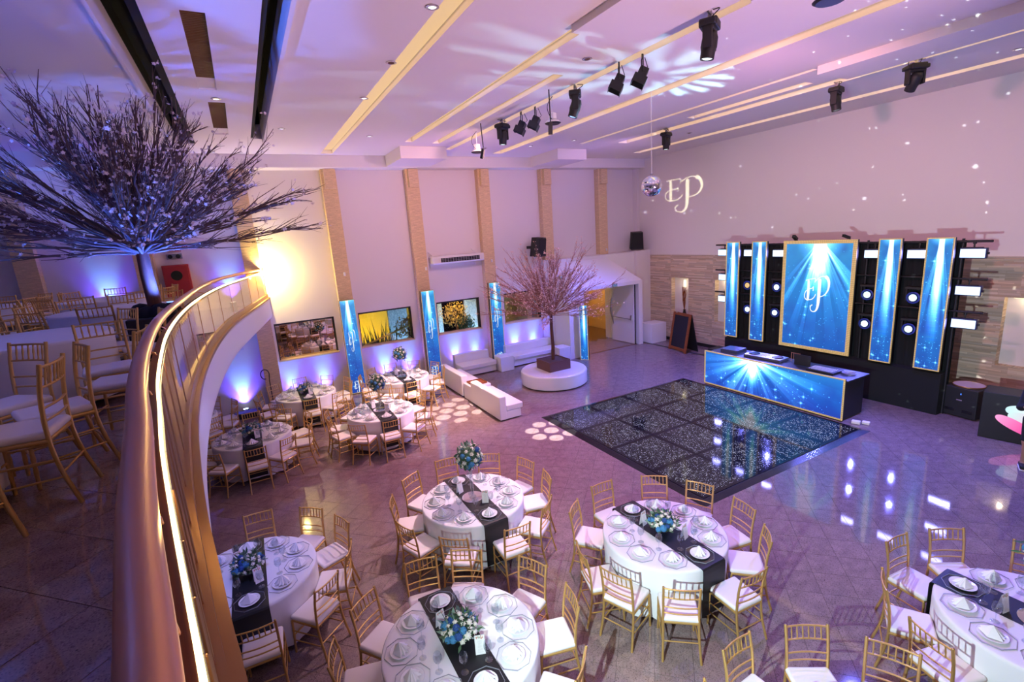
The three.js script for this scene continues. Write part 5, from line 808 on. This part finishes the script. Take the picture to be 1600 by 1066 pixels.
// ---------------------------------------------------------------- garden behind the windows
{
  const g = thing('garden_wall', 'yellow-lit garden wall seen through the second window', 'garden wall'); part('render', uvm(bx2(-1, 6.2, 0, 4.4, -21.0, -20.8)), std({ color: C(0.75, 0.58, 0.12), roughness: 0.9 }), g); solo('garden_rail', tube([[2.6, 0.95, -17.3], [5.4, 1.75, -17.3]], 0.03, 6), std({ color: C(0.72, 0.55, 0.15), roughness: 0.6 }), 'slanting yellow handrail behind the second window', 'rail');
  solo('garden_ground', bx2(-2, 13, -0.3, -0.1, -21.2, -16.3), M.leaf, 'dark planted ground behind the windows', 'ground');
  [[4.55, 5.3, 'in the right corner of the yellow-wall window'], [6.0, 6.75, 'at left in the third window'], [7.75, 8.5, 'at right in the third window'], [9.1, 9.9, 'at left in the fourth window'], [11.0, 12.0, 'at right in the fourth window']].forEach(([a, b, l]) => { const t = thing('water_wall', `pale blue rippled water wall ${l}`, 'water wall', [0, 0, 0], 0, 'garden water walls'); part('sheet', uvm(bx2(a, b, 0, 2.6, -18.7, -18.6), 0.6, a), std({ map: waterTex, bumpMap: waterTex, bumpScale: 0.02, roughness: 0.3 }), t); part('rim', bx2(a - 0.04, b + 0.04, 2.6, 2.68, -18.75, -18.55), M.black, t); });
  const plant = (x, z, h, n, l) => { const t = thing('garden_plant', l, 'plant', [x, -0.1, z], 0, 'spiky garden plants'); for (let i = 0; i < n; i++) { const lf = leafShape(h * rr(0.7, 1.1), 0.04).rotateX(-Math.PI / 2 + rr(0.03, 0.36)).rotateY(i / n * 6.28 + rr(-0.2, 0.2)); part('leaf', lf.translate(rr(-0.08, 0.08), 0, rr(-0.08, 0.08)), M.leaf, t); } };
  [[3.05, -17.9, 2.0], [3.6, -17.8, 1.9], [4.05, -18.0, 2.15], [4.42, -17.7, 1.8]].forEach(([x, z, h], i) => plant(x, z, h, 16, `spiky dark garden plant, ${ORD[i]} from left in the yellow-wall window`));
  const shrub = (x, z, y, r, mat, l) => { const t = thing('garden_shrub', l, 'shrub', [x, 0, z], 0, 'garden shrubs'); part('stem', tube([[0, -0.1, 0], [0.05, y * 0.6, 0.02], [0, y, 0]], 0.05, 6), M.bark, t); const gs = []; for (let i = 0; i < 700; i++) { const d = spot3(i, 700, -1), q = r * rr(0.4, 1); gs.push(leafShape(rr(0.06, 0.12), 0.028).rotateX(rr(-2, 2)).rotateY(rr(0, 6)).translate(d.x * q, y + d.y * q * 0.9, d.z * q * 0.6)); } part('foliage', gs, mat, t).userData.kind = 'stuff'; };
  const goldLeaf = std({ color: C(0.46, 0.30, 0.10), roughness: 0.7, side: THREE.DoubleSide });
  shrub(5.0, -17.6, 1.5, 0.55, goldLeaf, 'bronze shrub at right in the yellow-wall window'); shrub(6.9, -17.6, 1.75, 0.60, goldLeaf, 'gold-lit shrub in the middle of the third window'); shrub(7.5, -18.0, 1.2, 0.4, M.leaf, 'dark shrub below the gold-lit shrub'); shrub(9.9, -17.7, 1.7, 0.65, goldLeaf, 'gold-lit shrub behind the blossom tree');
  const gl = thing('garden_lamp', 'low garden lamp behind the second window', 'light', [2.6, -0.1, -17.0]); part('post', cyl(0.03, 0.03, 0.5, 0, 0.25, 0, 8), M.black, gl); part('lamp_globe', new THREE.SphereGeometry(0.09, 14, 10).translate(0, 0.56, 0), glow(1, 0.8, 0.3, 3), gl);
  spot('garden_yellow_flood', C(1.0, 0.72, 0.10), 17, [3.9, 0.3, -19.3], [4.1, 2.2, -20.8], 74, 0.8, 3); spot('garden_gold_flood', C(1.0, 0.70, 0.22), 22, [6.6, 3.0, -16.6], [7.1, 1.6, -17.8], 45, 0.7, 3); spot('garden_gold_flood', C(1.0, 0.70, 0.22), 20, [9.4, 3.0, -16.6], [9.9, 1.6, -17.8], 45, 0.7, 3);
  for (const x of [4.95, 6.4, 8.1, 9.5, 11.4]) spot('water_wall_flood', C(0.42, 0.75, 1.0), 16, [x, 0.1, -17.6], [x, 1.6, -18.7], 50, 0.6, 2);
}
// ---------------------------------------------------------------- pattern wheels: cut metal plates in front of small lamps
function gobo(name, label, color, cd, from, to, half, N, open, soft = 0.005) {
  const a = V(...from), d = V(...to).sub(a).normalize(), D = 0.10, hp = D * Math.tan(half) * 1.25, quads = [], P = [];
  for (let j = 0; j < N; j++) { let run = -1; for (let i = 0; i <= N; i++) { const o = i < N && open(1 - (i + 0.5) / N * 2, 1 - (j + 0.5) / N * 2); if (!o && i < N) { if (run < 0) run = i; } else if (run >= 0) { quads.push([run, i, j]); run = -1; } } }
  const X = (i) => (i / N * 2 - 1) * hp, Y = (j) => (1 - j / N * 2) * hp;
  for (const [i0, i1, j] of quads) { const x0 = X(i0), x1 = X(i1), y0 = Y(j + 1), y1 = Y(j); P.push(x0, y0, 0, x1, y0, 0, x1, y1, 0, x0, y0, 0, x1, y1, 0, x0, y1, 0); }
  const g = new THREE.BufferGeometry(); g.setAttribute('position', new THREE.Float32BufferAttribute(P, 3)); g.setAttribute('uv', new THREE.Float32BufferAttribute(new Array(P.length / 3 * 2).fill(0), 2)); g.computeVertexNormals();
  const t = new THREE.Group(); t.name = numbered('pattern_projector'); scene.add(t); tag(t, label, 'stage light', 'pattern projectors'); t.position.copy(a); t.lookAt(...to);
  part('pattern_plate', g.translate(0, 0, D), M.steel, t); const s = hp + 0.012;
  part('housing', [bx(2 * s + 0.02, 0.008, 0.22, 0, s, 0.03), bx(2 * s + 0.02, 0.008, 0.22, 0, -s, 0.03), bx(0.008, 2 * s, 0.22, s, 0, 0.03), bx(0.008, 2 * s, 0.22, -s, 0, 0.03), bx(2 * s, 2 * s, 0.008, 0, 0, -0.08)], M.black, t); part('rim', [bx(2 * s, 0.012, 0.01, 0, hp + 0.005, D), bx(2 * s, 0.012, 0.01, 0, -hp - 0.005, D), bx(0.012, 2 * s, 0.01, hp + 0.005, 0, D), bx(0.012, 2 * s, 0.01, -hp - 0.005, 0, D)], M.black, t);
  const up = from[1] > 6 ? V(from[0], 7.19, from[2]) : from[0] > 12 ? V(13.30, 3.85, from[2]) : from[0] < -1 ? V(from[0], 3.15, from[2]) : V(from[0] - 0.22, from[1] + 0.02, from[2]); part('mount', tube([V(0, 0, -0.085), V(0, 0, -0.1), t.worldToLocal((t.updateMatrixWorld(), up))], 0.012, 6), M.black, t);
  spot(name, color, cd, from, to, Math.atan(Math.tan(half) * 1.15) * 180 / Math.PI, 0.02, soft);
}
const rot2 = (u, v, a) => [u * Math.cos(a) - v * Math.sin(a), u * Math.sin(a) + v * Math.cos(a)];
const dots = (rings) => (u, v) => rings.some(([n, R, r, o]) => { for (let i = 0; i < n; i++) { const a = i / n * 6.283 + o; if (Math.hypot(u - R * Math.cos(a), v - R * Math.sin(a)) < r) return true; } return false; });
const D13 = dots([[1, 0, 0.17, 0], [6, 0.42, 0.17, 0.3], [8, 0.80, 0.16, 0.1]]), D7 = dots([[1, 0, 0.22, 0], [7, 0.58, 0.21, 0.2]]);
gobo('dot_pattern_beam', 'small black pattern projector above the sofa side', C(1.0, 0.92, 0.80), 430, [5.35, 6.55, -10.9], [4.25, 0, -12.15], 0.135, 100, D13);
gobo('dot_pattern_beam', 'small black pattern projector above the dance floor corner', C(1.0, 0.94, 0.84), 480, [5.45, 6.55, -8.15], [5.80, 0, -9.25], 0.095, 100, D7);
gobo('dot_pattern_beam', 'small black pattern projector above the front table', C(0.86, 0.98, 0.78), 40, [0.15, 6.6, -4.1], [2.45, 0, -3.70], 0.115, 100, D7);
gobo('monogram_beam', 'small black projector throwing the monogram on the right wall', C(0.95, 0.95, 0.62), 1300, [0.06, 2.95, -0.80], [14.74, 5.62, -13.40], 0.043, 200, (u, v) => { const x = (u * 1.62 + 1) / 2, y = (1 - v * 1.62) / 2; return strokes.some((st) => st.some((p, i) => i < st.length - 1 && (() => { const q = st[i + 1], dx = q[0] - p[0], dy = q[1] - p[1], L = dx * dx + dy * dy || 1e-9, t = Math.max(0, Math.min(1, ((x - p[0]) * dx + (y - p[1]) * dy) / L)); return Math.hypot(x - p[0] - dx * t, y - p[1] - dy * t) < Math.max(0.010, (p[2] + (q[2] - p[2]) * t) / 2); })())); });
gobo('star_beam', 'small black star projector beside the monogram projector', C(0.85, 0.95, 1.0), 620, [0.05, 2.80, -1.02], [14.74, 4.6, -8.2], 0.40, 640, (() => { const s = Array.from({ length: 420 }, (_, i) => [hash(i, 1, 70) * 2 - 1, Math.pow(hash(i, 2, 70), 0.85) * 2 - 1, 0.0029 + 0.003 * hash(i, 3, 70) ** 5]), grid = new Map(); s.forEach((q) => { const k = Math.floor((q[0] + 1) * 20) + ',' + Math.floor((q[1] + 1) * 20); if (!grid.has(k)) grid.set(k, []); grid.get(k).push(q); }); return (u, v) => { const a = Math.floor((u + 1) * 20), b = Math.floor((v + 1) * 20); for (let i = -1; i < 2; i++) for (let j = -1; j < 2; j++) for (const q of grid.get((a + i) + ',' + (b + j)) ?? []) if (Math.hypot(u - q[0], v - q[1]) < q[2]) return true; return false; }; })());
const petals = (u, v) => { const r = Math.hypot(u, v), a = Math.atan2(v, u); return r < 0.95 && r > 0.16 && (Math.sin(a * 14) > -0.2 && r > 0.42 ? r < 0.8 || Math.sin(a * 28) > 0.2 : r > 0.42 ? false : Math.sin(a * 9 + 1) > 0.1); };
gobo('petal_beam', 'small black projector by the stage lighting petals on the ceiling', C(0.42, 0.88, 1.0), 230, [13.16, 4.0, -8.1], [6.9, 7.2, -7.0], 0.15, 110, petals, 0.05);
const swirl = (u, v) => vnoise(u * 3 + 9 + 2 * vnoise(u * 2 + 4, v * 2 + 4, 64, 80), v * 6 + 9, 64, 81) > 0.48;
gobo('ripple_beam', 'small black projector throwing blue ripples on the mezzanine ceiling', C(0.07, 0.18, 1.0), 90, [-3.7, 4.3, -4.9], [-2.4, 7.2, -7.2], 0.78, 130, swirl, 0.12);
gobo('ripple_beam', 'small black projector throwing pale ripples on the hall ceiling', C(0.45, 0.75, 1.0), 120, [13.16, 4.0, -6.8], [4.2, 7.2, -8.8], 0.10, 110, swirl, 0.06);
{ const t = thing('added_blue_stand', 'added unseen blue floodlight on the mezzanine left of the frame', 'floodlight', [-5.2, 3.15, -1.9], 0.2); part('housing', rb(0.3, 0.22, 0.12, 0.02, 0, 0.16, 0.0), M.black, t); part('foot', bx(0.3, 0.03, 0.2, 0, 0.02, 0), M.black, t); }  // housing added for the unseen blue wash
// projector body at the balcony face
{ const t = thing('balcony_projector', 'white projector clamped under the balcony edge', 'projector', [-0.06, 2.95, -1.52], 0.4); part('body', rb(0.14, 0.12, 0.24, 0.015), M.white, t); part('bracket', bx(0.03, 0.25, 0.05, -0.06, 0.14, 0), M.black, t); }
for (const [x, n] of [[5.6, 'left'], [10.2, 'right']]) { const t = thing('added_flood_stand', `added unseen floodlight on a stand behind the viewer, ${n}`, 'floodlight', [x, 0, 3.55]); part('stand', [cyl(0.02, 0.02, 0.9, 0, 0.45, 0, 8), cyl(0.2, 0.22, 0.03, 0, 0.015, 0, 20)], M.black, t); part('housing', rb(0.3, 0.22, 0.12, 0.02, 0, 0.95, 0), M.black, t); }  // housings added for the unseen ceiling floods
// ---------------------------------------------------------------- person at the right edge
{
  const px = 11.46, pz = -2.62, q = (x, y, z) => V(x, y, z);
  const sdCap = (p, a, b, r0, r1) => { const x = b.x - a.x, y = b.y - a.y, z = b.z - a.z, px = p.x - a.x, py = p.y - a.y, pz = p.z - a.z, t = Math.max(0, Math.min(1, (px * x + py * y + pz * z) / (x * x + y * y + z * z))); return Math.hypot(px - x * t, py - y * t, pz - z * t) - (r0 + (r1 - r0) * t); };
  const smin = (a, b, k) => { const h = Math.max(k - Math.abs(a - b), 0) / k; return Math.min(a, b) - h * h * k * 0.25; };
  const bones = [];
  for (const s of [-1, 1]) bones.push([q(s * 0.10, 0.92, 0), q(s * 0.11, 0.50, 0.02 * s), 0.088, 0.056], [q(s * 0.11, 0.50, 0.02 * s), q(s * 0.11, 0.09, -0.02 + 0.05 * s), 0.056, 0.038], [q(s * 0.11, 0.05, -0.03 + 0.05 * s), q(s * 0.12, 0.035, 0.14 + 0.05 * s), 0.040, 0.034], [q(s * 0.19, 1.42, 0), q(s * 0.25, 1.13, 0.03), 0.055, 0.042], [q(s * 0.25, 1.13, 0.03), q(s * 0.16, 1.22, 0.24), 0.042, 0.030]);
  bones.push([q(0, 0.95, 0), q(0, 1.18, 0), 0.135, 0.125], [q(0, 1.18, 0), q(0, 1.38, 0), 0.13, 0.14], [q(-0.13, 1.40, 0), q(0.13, 1.40, 0), 0.085, 0.085], [q(0, 1.44, 0), q(0, 1.56, 0.01), 0.055, 0.052], [q(0, 1.60, 0.02), q(0, 1.68, 0.01), 0.085, 0.095], [q(0, 1.60, 0.10), q(0, 1.64, 0.09), 0.02, 0.014]);
  for (const s of [-1, 1]) { bones.push([q(s * 0.155, 1.225, 0.26), q(s * 0.135, 1.24, 0.32), 0.034, 0.030]); for (let f = 0; f < 4; f++) bones.push([q(s * (0.155 - 0.012 * f), 1.255 - 0.016 * f, 0.33), q(s * (0.115 - 0.010 * f), 1.262 - 0.016 * f, 0.37 - 0.006 * f), 0.0095, 0.0085]); bones.push([q(s * 0.14, 1.26, 0.29), q(s * 0.11, 1.30, 0.33), 0.011, 0.0095]); bones.push([q(s * 0.086, 1.63, 0.01), q(s * 0.09, 1.655, 0.0), 0.014, 0.018]); }
  const body = (keep, grow, res, c0 = [0, 0.90, 0], S3 = [0.552, 0.92, 0.552]) => {
    const mc = new MarchingCubes(res, undefined, false, false, 60000); mc.isolation = 0; const p = V(0, 0, 0);
    for (let k = 0; k < res; k++) for (let j = 0; j < res; j++) for (let i = 0; i < res; i++) { p.set((i / res * 2 - 1) * S3[0] + c0[0], (j / res * 2 - 1) * S3[1] + c0[1], (k / res * 2 - 1) * S3[2] + c0[2]); let d = 9; for (const [a, b, r0, r1] of bones) { if (p.y > Math.max(a.y, b.y) + 0.3 || p.y < Math.min(a.y, b.y) - 0.3) continue; d = smin(d, sdCap(p, a, b, r0, r1), Math.min(r0, r1) < 0.02 ? 0.008 : 0.05); } d -= grow; const c = keep(p); mc.field[i + j * res + k * res * res] = -Math.max(d, c); }
    mc.update(); const n = mc.count * 3, P = mc.positionArray.slice(0, n), N = mc.normalArray.slice(0, n); for (let i = 0; i < n; i += 3) for (let q = 0; q < 3; q++) P[i + q] = P[i + q] * S3[q] + c0[q];
    const g = new THREE.BufferGeometry(); g.setAttribute('position', new THREE.BufferAttribute(P, 3)); g.setAttribute('uv', new THREE.BufferAttribute(new Float32Array(n / 3 * 2), 2)); g.computeVertexNormals(); return g;
  };
  const t = thing('person', 'person in dark clothes cut off by the right edge, holding a phone', 'person', [px, 0.0, pz], -1.2);
  part('body', [body(() => -1, 0, 84), ...[-1, 1].map((s) => body((p) => Math.max(0.235 - p.z, Math.abs(p.x - s * 0.13) - 0.085), 0.0006, 58, [s * 0.13, 1.25, 0.31], [0.1, 0.1, 0.1])), body((p) => 1.52 - p.y, 0.0006, 64, [0, 1.66, 0.01], [0.16, 0.16, 0.16])], std({ color: C(0.42, 0.22, 0.15), roughness: 0.6 }), t);
  part('shirt', body((p) => Math.max(p.y - 1.47, 0.92 - p.y, p.z - 0.14), 0.012, 72), std({ color: C(0.012, 0.012, 0.014), roughness: 0.9 }), t); part('shorts', body((p) => Math.max(p.y - 0.96, 0.52 - p.y), 0.022, 72), std({ color: C(0.015, 0.014, 0.016), roughness: 0.9 }), t); part('hair', body((p) => Math.min(Math.max(p.z - 0.025, 1.575 - p.y), 1.715 - p.y), 0.012, 60, [0, 1.66, 0.0], [0.16, 0.16, 0.16]), std({ color: C(0.02, 0.015, 0.012), roughness: 0.8 }), t);
  for (const s of [-1, 1]) { const sh = part('shoe', [rb(0.095, 0.075, 0.27, 0.03, 0, 0.055, 0.04, 3)], M.black, t); sh.position.set(s * 0.115, 0, 0.05 * s); const so = part('sole', rb(0.10, 0.02, 0.28, 0.008, 0, 0.011, 0.04), M.white, sh); so.userData = {}; }
  for (const s of [-1, 1]) { part('eye', new THREE.SphereGeometry(0.0115, 12, 8).translate(s * 0.033, 1.648, 0.0975), M.china, t); part('iris', new THREE.SphereGeometry(0.0065, 10, 8).translate(s * 0.033, 1.648, 0.104), M.darkWood, t); part('eyebrow', tube([[s * 0.018, 1.672, 0.107], [s * 0.035, 1.676, 0.103], [s * 0.052, 1.670, 0.092]], 0.0035, 5), M.black, t); }
  part('mouth', tube([[-0.022, 1.588, 0.096], [0, 1.586, 0.106], [0.022, 1.588, 0.096]], (q) => 0.003 + 0.003 * Math.sin(q * Math.PI), 6), std({ color: C(0.36, 0.12, 0.10), roughness: 0.5 }), t);
  const ph = thing('phone', 'phone in a lilac case held by the person at the right edge', 'phone', [px - 0.36, 1.30, pz + 0.12], -1.2); part('case', rb(0.155, 0.078, 0.012, 0.004), std({ color: C(0.35, 0.28, 0.70), roughness: 0.4 }), ph); part('camera_bump', rb(0.03, 0.03, 0.006, 0.002, 0.05, 0.018, 0.008), M.blackGloss, ph);
}
renderer.render(scene, camera);
